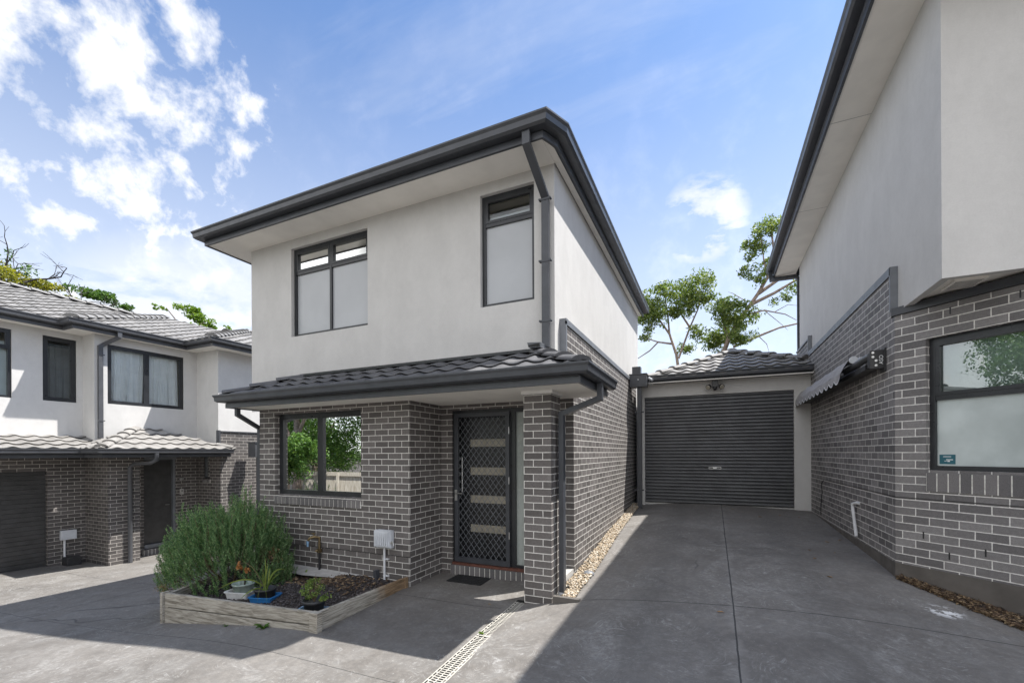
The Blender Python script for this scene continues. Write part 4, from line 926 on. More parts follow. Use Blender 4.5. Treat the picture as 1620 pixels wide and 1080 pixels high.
# left house fixtures
t_ = thing('power_outlet', (-13.9, 5.1, -.3), 'pale power box on a white conduit above a black planter by the left house garage', 'power box')
mb = MB(); mb.fr = right(-13.99); mb.box(4.98, .003, -.20, 5.26, .10, .02); mb.build('box', 'white_plastic', t_, bevel=.012)
mb = MB(); mb.fr = right(-13.99); mb.tube([(5.06, .03, -.2), (5.06, .03, -.75)], .022, 10); mb.build('conduit', 'pvc', t_)
t_ = thing('planter_box', (-13.75, 5.15, -.75), 'small square black planter box on the concrete under the left power box', 'planter')
mb = MB(); mb.box(-13.93, 5.0, -.86, -13.68, 5.26, -.60); mb.build('box', 'pot_black', t_, bevel=.01)
t_ = thing('door_bell', (-13.4, 7.33, .75), 'small square doorbell on the brick right of the left house door', 'doorbell')
mb = MB(); mb.fr = right(-13.42); mb.box(7.24, .002, .70, 7.33, .03, .85); mb.build('plate', 'concrete_pale', t_, bevel=.004)
mb = MB(); mb.fr = right(-13.42); mb.tube([(7.285, .03, .80), (7.285, .036, .80)], .018, 10); mb.build('button', 'black_plastic', t_)
t_ = thing('wall_light', (-13.4, 7.33, 1.1), 'small round silver wall light above the doorbell of the left house', 'light')
mb = MB(); mb.fr = right(-13.42); mb.tube([(7.29, .002, 1.13), (7.29, .04, 1.13)], [.05, .03], 12); mb.build('lamp', 'bare_metal', t_)

# ------------------------------------------------------------------ drain
t_ = thing('channel_drain', (-2.1, 3.6, -.1), 'long plastic grated channel drain set in the concrete from the brick pillar', 'drain')
y0_, y1_ = 1.4, 4.93
def drz(y): return G(-2.12, y)+.006
seg = 1.0; yy = y1_
while yy > y0_:
    ya, yb = yy-seg+.01, yy; z0, z1 = drz(ya), drz(yb)
    def bar(xa, xb, a, b, h=.008):
        za, zb = drz(a), drz(b)
        return [(xa,a,za-h),(xb,a,za-h),(xb,b,zb-h),(xa,b,zb-h),(xa,a,za),(xb,a,za),(xb,b,zb),(xa,b,zb)]
    F8 = [(0,3,2,1),(4,5,6,7),(0,1,5,4),(1,2,6,5),(2,3,7,6),(3,0,4,7)]
    mb = MB()
    for xa, xb in ((-2.205,-2.195),(-2.176,-2.168),(-2.121,-2.113),(-2.066,-2.058),(-2.039,-2.029)): mb.add(bar(xa, xb, ya, yb), F8)
    y = ya
    k = 0
    while y < yb-.012:
        mb.add(bar(-2.166, -2.068, y, y+.010, .007), F8)
        if k % 2 == 0: mb.add(bar(-2.192, -2.176, y, y+.016, .006), F8); mb.add(bar(-2.058, -2.042, y, y+.016, .006), F8)
        y += .032; k += 1
    mb.add(bar(-2.2, -2.03, ya, ya+.02, .007), F8)
    gr = mb.build('grate', 'drain_plastic', t_)
    yy -= seg
mb = MB()
yy = y0_
while yy < y1_: 
    mb.quad((-2.205, yy, drz(yy)-.003), (-2.03, yy, drz(yy)-.003), (-2.03, yy+.2, drz(yy+.2)-.003), (-2.205, yy+.2, drz(yy+.2)-.003)); yy += .2
mb.build('channel', 'drain_dark', t_)

# ------------------------------------------------------------------ raised garden bed
GB = thing('garden_bed', (-5.3, 4.2, -.2), 'weathered timber raised garden bed with two stacked front boards on the concrete', 'garden bed')
def board(name, p0, p1, za0, zb0, za1, zb1, th=.048, label=None):
    p0 = Vector(p0); p1 = Vector(p1); d = (p1-p0).normalized(); n = Vector((-d.y, d.x))*th
    mb = MB(); a, b, c, e = p0, p1, p1+n, p0+n
    mb.add([(a.x,a.y,za0),(b.x,b.y,zb0),(c.x,c.y,zb0),(e.x,e.y,za0),(a.x,a.y,za1),(b.x,b.y,zb1),(c.x,c.y,zb1),(e.x,e.y,za1)],[(0,3,2,1),(4,5,6,7),(0,1,5,4),(1,2,6,5),(2,3,7,6),(3,0,4,7)])
    o = mb.build(name, 'timber', GB, bevel=.006)
    if label: o['label'] = label
    return o
FL = (-6.45, 3.30); FRr = (-4.02, 3.47); BR = (-3.93, 4.98); BLf = (-7.2, 5.0)
board('board', FL, FRr, -.165, -.075, .01, .062, label='upper front board'); board('board', (FL[0]+.0, FL[1]-.004), (FRr[0], FRr[1]-.004), -.40, -.20, -.178, -.088, label='lower front board tapering to the right')
board('board', (-3.935, 3.50), (-3.905, 4.96), -.20, -.09, .062, .062, label='side board with a brown stained end'); board('board', BLf, FL, -.45, -.42, .0, .0)
mb = MB(); mb.box(-4.02, 3.445, -.20, -3.90, 3.52, .068); mb.build('post', 'timber', GB, bevel=.005)
mb = MB(); mb.box(-6.50, 3.27, -.42, -6.45, 3.36, .02); mb.build('post', 'timber', GB, bevel=.004)
mb = MB(); mb.box(-3.905, 4.93, -.12, -3.875, 4.985, .075); mb.build('post', 'timber', GB, bevel=.003)
# soil + gravel
xs = np.linspace(-7.1, -3.96, 70); ys = np.linspace(3.36, 4.995, 40); X, Y = np.meshgrid(xs, ys)
def bedz(x, y): return -.085+.05*(y-3.4)/1.6+.035*np.sin(x*3.1+y*2)*np.sin(y*4.3)+.02*(x+5.5)
Z = bedz(X, Y)+rng.normal(0, .004, X.shape); nx, ny = len(xs), len(ys); i, j = np.meshgrid(np.arange(nx-1), np.arange(ny-1)); a = (j*nx+i).ravel()
f = np.stack([a, a+1, a+nx+1, a+nx], 1); c_ = X.ravel()[f].mean(1), Y.ravel()[f].mean(1)
keep = (c_[0] > -6.45-.44*(c_[1]-3.3)+.03) & (c_[1] > 3.31+.07*(c_[0]+6.45)+.05)
tag(raw('soil', np.stack([X, Y, Z], 2).reshape(-1, 3), f[keep], 'soil', smooth=True), kind='stuff')
mb = MB(); mb.add([(-6.6,4.80,-.03),(-4.75,4.86,-.025),(-4.4,4.93,-.02),(-4.4,5.0,-.0),(-6.6,5.0,.03),(-5.6,4.70,-.02)],[(0,5,1,2,3,4)]); 
mb.build('x', 'concrete_pale'); FT = COL.objects['x']; FT.name = 'footing_strip'; tag(FT, 'pale strip of exposed concrete footing along the brick wall behind the gravel', 'footing')
ICO = None
def chips(name, pts, size, m, flat=.6, elong=1.3, parent=None, kind='stuff', lift=0.):
    base = np.array([(1,0,0),(-.9,.1,0),(0,1,.1),(.1,-.95,0),(0,0,.8),(.1,0,-.8)]); bf = np.array([(0,2,4),(2,1,4),(1,3,4),(3,0,4),(2,0,5),(1,2,5),(3,1,5),(0,3,5)])
    n = len(pts); pts = np.asarray(pts); s_ = rng.uniform(.5, 1.3, n)*size; th = rng.uniform(0, 2*np.pi, n); ti = rng.normal(0, .35, n)
    V = base[None]*np.array([elong, 1, flat])*(1+rng.normal(0, .18, (n, 6, 1)))
    x, y, z = V[..., 0], V[..., 1], V[..., 2]; c1, s1 = np.cos(ti)[:, None], np.sin(ti)[:, None]; x, z = x*c1+z*s1, -x*s1+z*c1
    c1, s1 = np.cos(th)[:, None], np.sin(th)[:, None]; x, y = x*c1-y*s1, x*s1+y*c1
    V = np.stack([x, y, z], 2)*s_[:, None, None]+pts[:, None, :]; F = bf[None]+6*np.arange(n)[:, None, None]
    o = raw(name, V.reshape(-1, 3), F.reshape(-1, 3), m, parent)
    if parent is None: tag(o, kind=kind)
    return o
n = 9000; x = rng.uniform(-7.0, -3.97, n); y = rng.uniform(3.38, 4.95, n); k = (y > 3.31+.07*(x+6.45)+.07) & (x > -6.42-.44*(y-3.3)) & ~((y > 4.86) & (x < -4.8) & (rng.uniform(0, 1, n) < .85)); x, y = x[k], y[k]
chips('gravel', np.stack([x, y, bedz(x, y)+.004], 1), .014, 'gravel')
n = 500; x = rng.normal(-5.0, .55, n); y = rng.normal(4.65, .16, n); k = (x > -6) & (x < -4) & (y < 4.95); chips('bark_mulch', np.stack([x[k], y[k], bedz(x[k], y[k])+.012], 1), .02, 'mulch', .25, 2.4)
# pebble strip beside the side wall
n = 5200; y = rng.uniform(4.93, 10.75, n); wdt = .235-.014*(y-5); x = -1.70+rng.uniform(0, 1, n)*wdt; k = ~((x < -1.62) & (y < 5.6) & (y < 5.3)); x, y = x[k], y[k]
k = ~((y < 5.8) & (x < -1.715)); x, y = x[k], y[k]
chips('pebbles', np.stack([x, y, gz(np.full_like(y, -1.45), y)+.016+rng.uniform(0, .02, len(x))], 1), .020, 'pebbles', .65, 1.25)
t_ = thing('drain_cover', (-1.52, 5.9, .24), 'round grey stormwater cap lying in the pebbles beside the side wall', 'drain cap')
mb = MB(); mb.lathe((-1.53, 5.86, G(-1.5, 5.86)+.035), [(.001, .022), (.055, .022), (.062, .012), (.075, .008), (.075, -.02)], 20); mb.build('cap', 'flashing', t_)
# low concrete upstand that ends the pebble strip at the pillar
mb = MB(); mb.box(-1.70, 4.86, -.2, -1.38, 4.915, G(-1.4, 4.9)+.028); K_ = mb.build('kerb', 'plinth'); tag(K_, kind='structure')
mb = MB(); mb.box(-1.95, 5.3, -.2, -1.72, 5.79, .22); K_ = mb.build('footing', 'concrete_pale'); tag(K_, 'pale concrete footing block behind the brick pillar at the side wall corner', 'footing')
# mulch by the angled corner
n = 7000; u = rng.uniform(.05, 1.9, n); v = rng.uniform(0, 1, n)*(.03+.20*np.clip((u)/.9, 0, 1.3)); x = RX+u*k2-v*k2; y = 6.25-u*k2-v*k2
chips('leaf_mulch', np.stack([x, y, gz(x, y)+.006+rng.uniform(0, .035, n)*(1-v)], 1), .017, 'mulch', .25, 2.6)

# ------------------------------------------------------------------ foliage
def leaf_mesh(C, L, Wd, dirs=None, droop=0.):
    """C n x 3 centres; elongated rhomb leaves"""
    n = len(C); d = rng.normal(0, 1, (n, 3)) if dirs is None else dirs; d[:, 2] -= droop; d /= np.linalg.norm(d, axis=1)[:, None]
    s_ = np.cross(d, rng.normal(0, 1, (n, 3))); s_ /= np.linalg.norm(s_, axis=1)[:, None]
    L = L*rng.uniform(.6, 1.3, (n, 1)); Wd = Wd*rng.uniform(.7, 1.3, (n, 1)); nn = np.cross(d, s_)*L*.12
    V = np.stack([C-d*L/2, C+s_*Wd/2+nn, C+d*L/2, C-s_*Wd/2+nn], 1)
    F = (np.arange(n)[:, None]*4+np.arange(4)[None])
    return V.reshape(-1, 3), F
def blob(c, r, n, sub=9, sq=(1, 1, .8), edge=.33):
    c = np.array(c, float); sc_ = np.array(sq)*r
    sub_c = rng.normal(0, 1, (sub, 3)); sub_c /= np.linalg.norm(sub_c, axis=1)[:, None]; sub_c *= rng.uniform(.25, .85, (sub, 1)); sub_c = c+sub_c*sc_
    idx = rng.integers(0, sub, n); q = rng.normal(0, 1, (n, 3)); q /= np.linalg.norm(q, axis=1)[:, None]; q *= rng.uniform(.3, 1, (n, 1))**.6
    return sub_c[idx]+q*sc_*edge*rng.uniform(.7, 1.3, (sub, 1))[idx]
def tree(name, loc, label, limbs, blobs, leafm, L=.16, Wd=.05, barkm='bark', group=None, droop=.4, cat='tree'):
    t = thing(name, loc, label, cat, group)
    mb = MB()
    for pts, r0, r1 in limbs:
        n = len(pts); mb.tube(pts, [r0+(r1-r0)*i/(n-1) for i in range(n)], 7)
    mb.build('trunk', barkm, t)
    if blobs:
        C = np.concatenate([blob(*b) for b in blobs]); V, F = leaf_mesh(C, L, Wd, droop=droop); raw('crown', V, F, leafm, t)
    return t
# gum tree behind the garage, picked out branch by branch
def TY(px, py, Y=22.):   # metres in the plane of that tree
    return px
B = []
def b22(x, z, r, n, dy=0., sub=8): B.append(((x, 22+dy, z), r*1.12, int(n*1.15), sub+3, (1, 1, .8), .46))
for x, z, r, n in [(-2.6, 9.0, .62, 520), (-2.0, 9.4, .62, 520), (-1.35, 9.3, .70, 620), (-.55, 9.35, .85, 900), (-.0, 9.0, .55, 420), (-2.9, 8.2, .5, 360), (-2.2, 8.1, .62, 560), (-1.5, 8.4, .55, 420), (-.75, 8.3, .5, 360),
                    (.75, 8.5, .55, 420), (1.15, 8.25, .45, 300), (.35, 7.9, .60, 560), (.9, 7.6, .55, 460), (.2, 7.1, .6, 480), (-.6, 7.2, .5, 300), (-2.6, 7.6, .4, 200), (-1.1, 6.7, .42, 240), (.0, 6.7, .42, 200), (1.7, 7.9, .38, 180), (-2.95, 7.35, .3, 110), (-3.3, 8.7, .4, 220), (.9, 6.8, .4, 260), (.6, 7.25, .72, 760), (1.3, 6.8, .5, 300), (1.2, 7.5, .5, 300), (-.9, 8.7, .6, 420), (-2.4, 8.6, .5, 300)]: b22(x, z, r, n, random.uniform(-.7, .7))
limbs = [([(-1.2, 22.3, 2), (-1.35, 22.2, 5.2), (-1.5, 22, 6.4), (-1.8, 22, 7.4), (-2.3, 22, 8.2), (-2.6, 22, 8.9)], .09, .025), ([(-1.4, 22, 6.2), (-.9, 22, 7.6), (-.55, 22, 8.4), (-.4, 22, 9.2)], .05, .02), ([(-1.6, 22, 6.9), (-2.3, 21.9, 7.05), (-2.7, 22, 6.7), (-3.3, 22, 6.35)], .05, .02),
         ([(-2.3, 21.9, 7.05), (-2.9, 22.1, 7.35), (-3.3, 22.2, 7.4)], .035, .01), ([(-.9, 22, 7.6), (-1.4, 22.1, 8.5), (-1.3, 22, 9.2)], .05, .02), ([(-1.8, 22, 7.4), (-1.9, 22.2, 8.5), (-2.0, 22.2, 9.2)], .05, .015)]
tree('gum_tree', (-1.2, 22.3, 0), 'leafy eucalyptus with rounded clumps rising behind the left of the garage roof', limbs, B, 'leaf_gum', .17, .055)
B = []
for x, z, r, n in [(2.1, 11.6, .55, 420), (2.6, 11.4, .5, 360), (1.7, 11.1, .48, 300), (2.0, 10.7, .42, 220), (1.6, 10.3, .3, 110), (2.2, 10.1, .3, 90), (1.6, 9.6, .45, 210), (1.9, 9.2, .42, 170), (2.2, 9.6, .35, 100), (3.2, 8.8, .5, 160), (2.9, 8.4, .3, 70), (3.7, 8.6, .4, 100), (2.5, 8.3, .25, 50), (3.4, 12.0, .6, 300), (3.9, 11.0, .6, 260)]: b22(x, z, r, n, random.uniform(-.5, .5))
limbs = [([(.2, 22.6, 2), (.3, 22.4, 5.8), (.75, 22, 7.0), (1.3, 22, 7.9), (1.85, 22, 8.7), (2.25, 22, 9.4), (2.5, 22, 10.4), (2.4, 22, 11.3)], .13, .035), ([(1.9, 22, 8.75), (2.7, 22.2, 9.3), (3.4, 22.3, 9.7)], .09, .03), ([(1.6, 22, 8.3), (2.5, 22.1, 8.7), (3.2, 22.2, 9.1), (3.9, 22.2, 9.4)], .08, .03),
         ([(1.3, 22, 7.85), (2.1, 21.9, 7.95), (2.9, 22, 7.7), (3.3, 22, 7.4)], .04, .012), ([(.9, 22, 6.5), (1.9, 22.1, 6.9), (2.7, 22.2, 7.2), (3.6, 22.3, 7.35)], .06, .03), ([(2.1, 21.9, 7.95), (2.7, 22, 7.35), (3.0, 22, 7.0)], .018, .006), ([(2.5, 22, 7.85), (3.0, 22, 8.1), (3.5, 22.1, 8.0)], .018, .006),
         ([(2.25, 22, 9.3), (2.1, 22, 10.2), (2.0, 22, 11.2)], .04, .015), ([(.7, 22, 6.9), (.5, 22, 7.6), (.4, 22, 8.1)], .05, .015), ([(1.9, 22.1, 6.9), (2.2, 22, 6.5), (2.3, 22, 6.1)], .02, .006), ([(1.5, 22, 8.4), (.9, 22, 8.9), (.7, 22, 9.0)], .02, .006)]
tree('gum_tree', (.2, 22.6, 0), 'tall leaning eucalyptus with bare brown branches beside the right house eave', limbs, B, 'leaf_gum', .17, .055)
# trees showing over the left house roof
def twigs(p, d, L, r, depth, out):
    p = Vector(p); d = Vector(d).normalized(); q = p+d*L*.5+Vector([random.uniform(-.06, .06)*L for _ in range(3)]); e = p+d*L
    out.append(([tuple(p), tuple(q), tuple(e)], r, r*.6))
    if depth:
        for k in range(random.choice((2, 3))):
            nd = d+Vector([random.uniform(-.75, .75) for _ in range(3)]); twigs(tuple(q if k == 0 else e), nd, L*random.uniform(.55, .8), r*.6, depth-1, out)
out = []
for a, dd in (((-25, 7.0, 7.6), (0, .25, 1)), ((-25, 7.1, 8.2), (.1, .9, .6)), ((-25, 7.0, 7.0), (0, -.1, 1))): twigs(a, dd, 1.25, .06, 4, out)
out += [([(-25.3, 6.8, -1), (-25.1, 6.9, 4), (-25, 7.0, 7.7)], .2, .08)]
Bq = [((-25, 7.9, 9.2), .55, 110, 7, (1, 1, .8), .45), ((-25, 7.4, 9.6), .4, 60, 6, (1, 1, .8), .45)]
tree('bare_tree', (-25.3, 6.8, -1), 'nearly bare dark tree above the left house roof at the left edge', out, Bq, 'leaf_green', .12, .06, 'bark_dark')
tree('yellow_tree', (-25.2, 7.9, -1), 'yellow-green bushy tree crown just above the left roof ridge', [([(-25.2, 8, -1), (-25.2, 8, 7.8)], .2, .08)],
     [((-25.2, 7.4, 8.95), .75, 1200, 9, (1, 1.2, .6), .45), ((-25.2, 8.3, 8.8), .62, 900, 8, (1, 1.2, .55), .45), ((-25.2, 9.2, 8.5), .45, 400, 6, (1, 1.2, .5), .42), ((-25.2, 8.0, 7.9), 1.3, 900, 8, (1, 1.4, .5), .4)], 'leaf_yellow', .13, .06)
out = []
for a, dd in (((-24, 9.1, 7.6), (0, .5, .9)), ((-24, 9.0, 7.6), (0, .95, .45)), ((-24, 9.2, 7.4), (0, -.2, 1))): twigs(a, dd, .8, .035, 3, out)
out += [([(-24, 9.0, -1), (-24, 9.1, 7.6)], .1, .05)]
tree('bare_tree', (-24, 9, -1), 'thin leafless branches poking above the left roof beside the yellow-green tree', out, None, 'leaf_green', barkm='bark_dark')
tree('green_tree', (-26, 11, -1), 'low mid-green tree crown above the middle of the left roof', [([(-26, 10.8, -1), (-26, 10.8, 7.5)], .2, .08)],
     [((-26, 10.1, 9.25), .55, 650, 9, (1, 1.2, .6), .46), ((-26, 10.9, 9.25), .6, 700, 10, (1, 1.2, .6), .46), ((-26, 11.7, 9.0), .45, 300, 6, (1, 1.2, .5), .46), ((-26, 10.9, 8.3), .9, 500, 8, (1, 1.3, .5), .4)], 'leaf_green', .14, .07)
tree('green_tree', (-24, 13.5, -1), 'bright lime-green tree crown above the left roof near the middle house', [([(-24, 13.3, -1), (-24, 13.3, 7.9)], .16, .05), ([(-24, 13.3, 7.9), (-24, 12.4, 8.9)], .04, .02), ([(-24, 13.3, 7.9), (-24, 14.4, 8.9)], .04, .02)],
     [((-24, 13.4, 9.1), .52, 480, 9, (1, 1.1, .8), .4), ((-24, 13.9, 8.75), .6, 560, 10, (1, 1.2, .6), .4), ((-24, 14.5, 8.45), .4, 200, 6, (1, 1.2, .5), .4), ((-24, 12.1, 8.85), .25, 70, 4, (1, 1.4, .5), .4), ((-24, 13.5, 8.2), .8, 380, 8, (1, 1.3, .5), .4), ((-24, 15.4, 8.7), .22, 40, 4, (1, 1.4, .5), .4)], 'leaf_bright', .14, .08)

# rosemary: upright sprigs with needle leaves
RO = thing('rosemary_bush', (-6.6, 4.2, -.2), 'big dense rosemary bush spilling over the left end of the raised bed', 'bush')
def rosemary(n, seed, tops):
    rg = np.random.default_rng(seed); Vs = []; mbst = MB(); C_all = []; D_all = []
    for i in range(n):
        # base point inside the clump, tip on a domed envelope
        while True:
            a, b = rg.uniform(-1, 1, 2)
            if a*a+b*b < 1: break
        cxp, cyp = -6.62+a*1.12, 4.22+b*.80
        if cyp > 4.93: cyp = 4.93-rg.uniform(0, .25)
        env = -.05+1.02*(1-(a*a+b*b))**.45*.94+.13*rg.normal()
        if cxp > -5.75: env *= .55
        env += .12*(1 if (-7.0 < cxp < -6.0 and cyp > 4.3) else 0)
        tip = np.array([cxp, cyp, max(env, -.10)]); L = rg.uniform(.22, .42)
        lean = np.array([a*.55+rg.normal()*.10, b*.45-.08+rg.normal()*.10, 1.0]); lean /= np.linalg.norm(lean); base = tip-lean*L-np.array([0, 0, .03])
        C_all.append((base, tip))
    for i, (p0, p1) in enumerate(C_all):
        L = np.linalg.norm(p1-p0); m = int(L/.0068); t = np.linspace(.02, 1, m)[:, None]; bend = np.array([rg.normal()*.03, rg.normal()*.03, 0]); ax = (p1-p0)/L
        pts = p0+(p1-p0)*t+bend*np.sin(t*np.pi); ang = np.arange(m)*2.4+rg.uniform(0, 6); u = np.cross(ax, [0.3, 1, .1]); u /= np.linalg.norm(u); v = np.cross(ax, u)
        rad = np.cos(ang)[:, None]*u+np.sin(ang)[:, None]*v; d = rad*.75+ax*.85; d /= np.linalg.norm(d, axis=1)[:, None]; ln = (.044*(1-.55*t)+.005)
        D_all.append(np.concatenate([pts+d*ln*.5, d*1.0, ln], 1))
    A = np.concatenate(D_all); C, d, ln = A[:, :3], A[:, 3:6], A[:, 6:7]
    s_ = np.cross(d, rg.normal(0, 1, (len(d), 3))); s_ /= np.linalg.norm(s_, axis=1)[:, None]; wd = .0080
    V = np.stack([C-d*ln*.5-s_*wd*.5, C-d*ln*.5+s_*wd*.5, C+d*ln*.5+s_*wd*.35, C+d*ln*.5-s_*wd*.35], 1); return V.reshape(-1, 3), np.arange(len(C)*4).reshape(-1, 4), C_all
V, F, CA = rosemary(1050, 5, None); raw('foliage', V, F, 'leaf_rosemary', RO)
mb = MB()
for (p0, p1) in CA[::3]: mb.tube([tuple(p0+(np.array([-6.62, 4.3, -.3])-p0)*.25), tuple(p0), tuple(p1)], [.006, .004, .0015], 4, caps=False)
for k in range(9):
    an = k*.7; mb.tube([(-6.6, 4.3, -.25), (-6.6+.4*math.cos(an), 4.3+.3*math.sin(an), .05), (-6.6+.7*math.cos(an), 4.3+.5*math.sin(an), .35)], [.02, .014, .006], 6)
mb.build('stems', 'twig', RO)
C = np.concatenate([blob((-7.35, 3.75, -.12), .22, 260, 6), blob((-6.9, 3.55, -.02), .16, 120, 5), blob((-5.75, 4.35, .35), .20, 160, 6)]); V, F = leaf_mesh(C, .03, .006); raw('dry_foliage', V, F, 'leaf_dry', RO)

# pots standing at the front of the bed
def lathe_obj(name, c, prof, m, parent, n=28, sx=1, sy=1):
    mb = MB(); mb.lathe(c, prof, n, sx, sy); return mb.build(name, m, parent)
def tub(c, sx, sy, h, m, label, rot=.12, group=None):
    t = thing('plastic_tub', c, label, 'tub', group); mb = MB()
    def ring(a, b, z, r=.25, n=6):
        pts = []
        for qx, qy, a0_ in ((1,1,0),(-1,1,90),(-1,-1,180),(1,-1,270)):
            for k in range(n): th = R(a0_+90*k/(n-1)); rr = min(a, b)*r; pts.append((qx*(a-rr)+rr*math.cos(th), qy*(b-rr)+rr*math.sin(th)))
        return [(c[0]+x*math.cos(rot)-y*math.sin(rot), c[1]+x*math.sin(rot)+y*math.cos(rot), c[2]+z) for x, y in pts]
    rings = [ring(sx*.84, sy*.84, 0), ring(sx*.97, sy*.97, h-.012), ring(sx*1.05, sy*1.05, h-.012), ring(sx*1.05, sy*1.05, h), ring(sx*.95, sy*.95, h), ring(sx*.82, sy*.82, .01)]
    n = len(rings[0]); vs = [p for r_ in rings for p in r_]
    mb.add(vs, [(i*n+k, i*n+(k+1)%n, (i+1)*n+(k+1)%n, (i+1)*n+k) for i in range(len(rings)-1) for k in range(n)]); mb.add(rings[0], [tuple(range(n))[::-1]]); mb.add(rings[-1], [tuple(range(n))])
    mb.build('tub', m, t); return t
z0 = -.11
tub((-5.66, 3.80, z0), .17, .125, .12, 'tub_white', 'white oblong tub in the raised bed holding a green pot', .25)
t_ = thing('plant_pot', (-5.68, 3.83, -.02), 'pale green round pot with a dead stump sitting in the white tub', 'plant pot')
lathe_obj('pot', (-5.68, 3.83, -.05), [(.10, 0), (.128, .125), (.136, .125), (.136, .145), (.126, .145), (.115, .10), (.001, .10)], 'pot_green', t_)
mb = MB(); mb.tube([(-5.66, 3.83, .04), (-5.65, 3.83, .12), (-5.64, 3.84, .15)], [.012, .01, .006], 6); mb.tube([(-5.65, 3.83, .11), (-5.67, 3.82, .15)], [.008, .005], 6); mb.build('stump', 'bark_dark', t_)
tub((-5.20, 3.79, z0), .155, .12, .115, 'tub_blue', 'bright blue tub under the strappy plant in the raised bed', .3)
t_ = thing('potted_plant', (-5.21, 3.80, -.02), 'strappy long-leaved plant with wilted orange flowers in a black pot in the blue tub', 'potted plant')
lathe_obj('pot', (-5.21, 3.80, -.06), [(.10, 0), (.125, .13), (.132, .13), (.132, .15), (.122, .15), (.112, .12), (.001, .12)], 'pot_black', t_)
def strap(p0, ctrl, tip, wd=.014, n=12):
    p0, c1, p1 = Vector(p0), Vector(ctrl), Vector(tip); vs = []
    for i in range(n+1):
        t = i/n; p = p0*(1-t)**2+c1*2*t*(1-t)+p1*t*t; d = ((c1-p0)*(1-t)+(p1-c1)*t).normalized(); s_ = d.cross(Vector((.25, 1, .3))).normalized(); 
        ww = wd*(1-t**3)*(.6+.4*min(1, t*4)); up_ = s_.cross(d)*ww*.35
        vs += [tuple(p-s_*ww+up_), tuple(p), tuple(p+s_*ww+up_)]
    return vs, [(3*i+k, 3*i+k+1, 3*i+k+4, 3*i+k+3) for i in range(n) for k in (0, 1)]
mb = MB(); b0 = (-5.21, 3.80, .05)
for ctrl, tip, wd in [((-5.2,3.8,.35),(-5.19,3.78,.50),.017), ((-5.3,3.8,.28),(-5.62,3.72,.47),.013), ((-5.14,3.82,.38),(-4.84,3.82,.36),.013), ((-5.42,3.75,.32),(-5.90,3.62,.03),.012), ((-5.10,3.7,.30),(-4.93,3.62,-.04),.014), ((-5.12,3.66,.30),(-5.03,3.56,-.02),.012),
                      ((-5.25,3.8,.25),(-5.27,3.8,.34),.014), ((-5.16,3.8,.25),(-5.12,3.8,.36),.014), ((-5.3,3.72,.16),(-5.40,3.58,-.03),.012), ((-5.23,3.83,.3),(-5.24,3.86,.40),.015), ((-5.18,3.83,.2),(-5.05,3.9,.28),.012), ((-5.22,3.78,.2),(-5.2,3.74,.30),.013)]:
    b = (b0[0]+random.uniform(-.02, .02), b0[1]+random.uniform(-.02, .02), b0[2]); v_, f_ = strap(b, ctrl, tip, wd); mb.add(v_, f_, True)
mb.tube([(-5.21, 3.80, .04), (-5.21, 3.80, .11)], [.04, .02], 10); mb.build('leaves', 'leaf_strap', t_)
C = np.concatenate([blob((-5.60, 3.73, .34), .06, 60, 4, (.6, .6, 1.2)), blob((-5.48, 3.74, .32), .06, 60, 4, (.7, .6, 1.2))]); V, F = leaf_mesh(C, .04, .022); raw('wilted_flowers', V, F, 'flower_dry', t_)
mb = MB(); mb.tube([(-5.22, 3.8, .08), (-5.38, 3.76, .34), (-5.5, 3.74, .40), (-5.60, 3.73, .38)], .003, 5); mb.build('flower_stem', 'twig', t_)
tub((-4.20, 3.66, -.10), .19, .12, .10, 'tub_pale', 'pale blue tub under the small leafy shrub near the corner post', .35)
t_ = thing('potted_plant', (-4.23, 3.70, 0), 'small leafy green shrub in a black pot in the pale blue tub', 'potted plant')
lathe_obj('pot', (-4.23, 3.70, -.03), [(.10, 0), (.118, .10), (.128, .10), (.132, .14), (.122, .14), (.112, .11), (.001, .11)], 'pot_black', t_)
C = np.concatenate([blob((-4.25, 3.70, .21), .14, 420, 9, (1, 1, .9)), blob((-4.33, 3.7, .16), .11, 180, 6), blob((-4.13, 3.7, .16), .12, 200, 6), blob((-4.27, 3.7, .35), .08, 80, 5), blob((-4.16, 3.72, .34), .05, 30, 4), blob((-4.35, 3.7, .42), .03, 14, 3), blob((-4.02, 3.72, .16), .05, 30, 3)]); V, F = leaf_mesh(C, .024, .014); raw('leaves', V, F, 'leaf_pot', t_)
mb = MB()
for k in range(14): mb.tube([(-4.23, 3.70, .07), (-4.23+random.uniform(-.05, .05), 3.7+random.uniform(-.05, .05), .2), (-4.25+random.uniform(-.13, .13), 3.7+random.uniform(-.1, .1), random.uniform(.2, .40))], [.004, .003, .0015], 5)
mb.build('stems', 'twig', t_)
def weed(loc, label, s_, m='leaf_green', n=18):
    t = thing('weed', loc, label, 'weed'); mb = MB(); rr = random.Random(int(abs(loc[0])*100))
    for k in range(n):
        a = rr.uniform(0, 6.28); L = s_*rr.uniform(.5, 1); v_, f_ = strap(loc, (loc[0]+math.cos(a)*L*.5, loc[1]+math.sin(a)*L*.4, loc[2]+L*.5), (loc[0]+math.cos(a)*L, loc[1]+math.sin(a)*L*.8, loc[2]+L*.25), s_*.12, 5); mb.add(v_, f_)
    mb.build('leaves', m, t)
weed((-4.66, 3.36, G(-4.66, 3.36)), 'flat green weed growing at the foot of the lower front board', .13)
weed((-5.25, 3.32, G(-5.25, 3.32)), 'small thin weed in the crack of the lower bed board', .06, n=9)
weed((-2.16, 3.98, drz(3.98)), 'tiny yellow-green weed sprouting from the drain grate', .05, 'leaf_bright', 14)

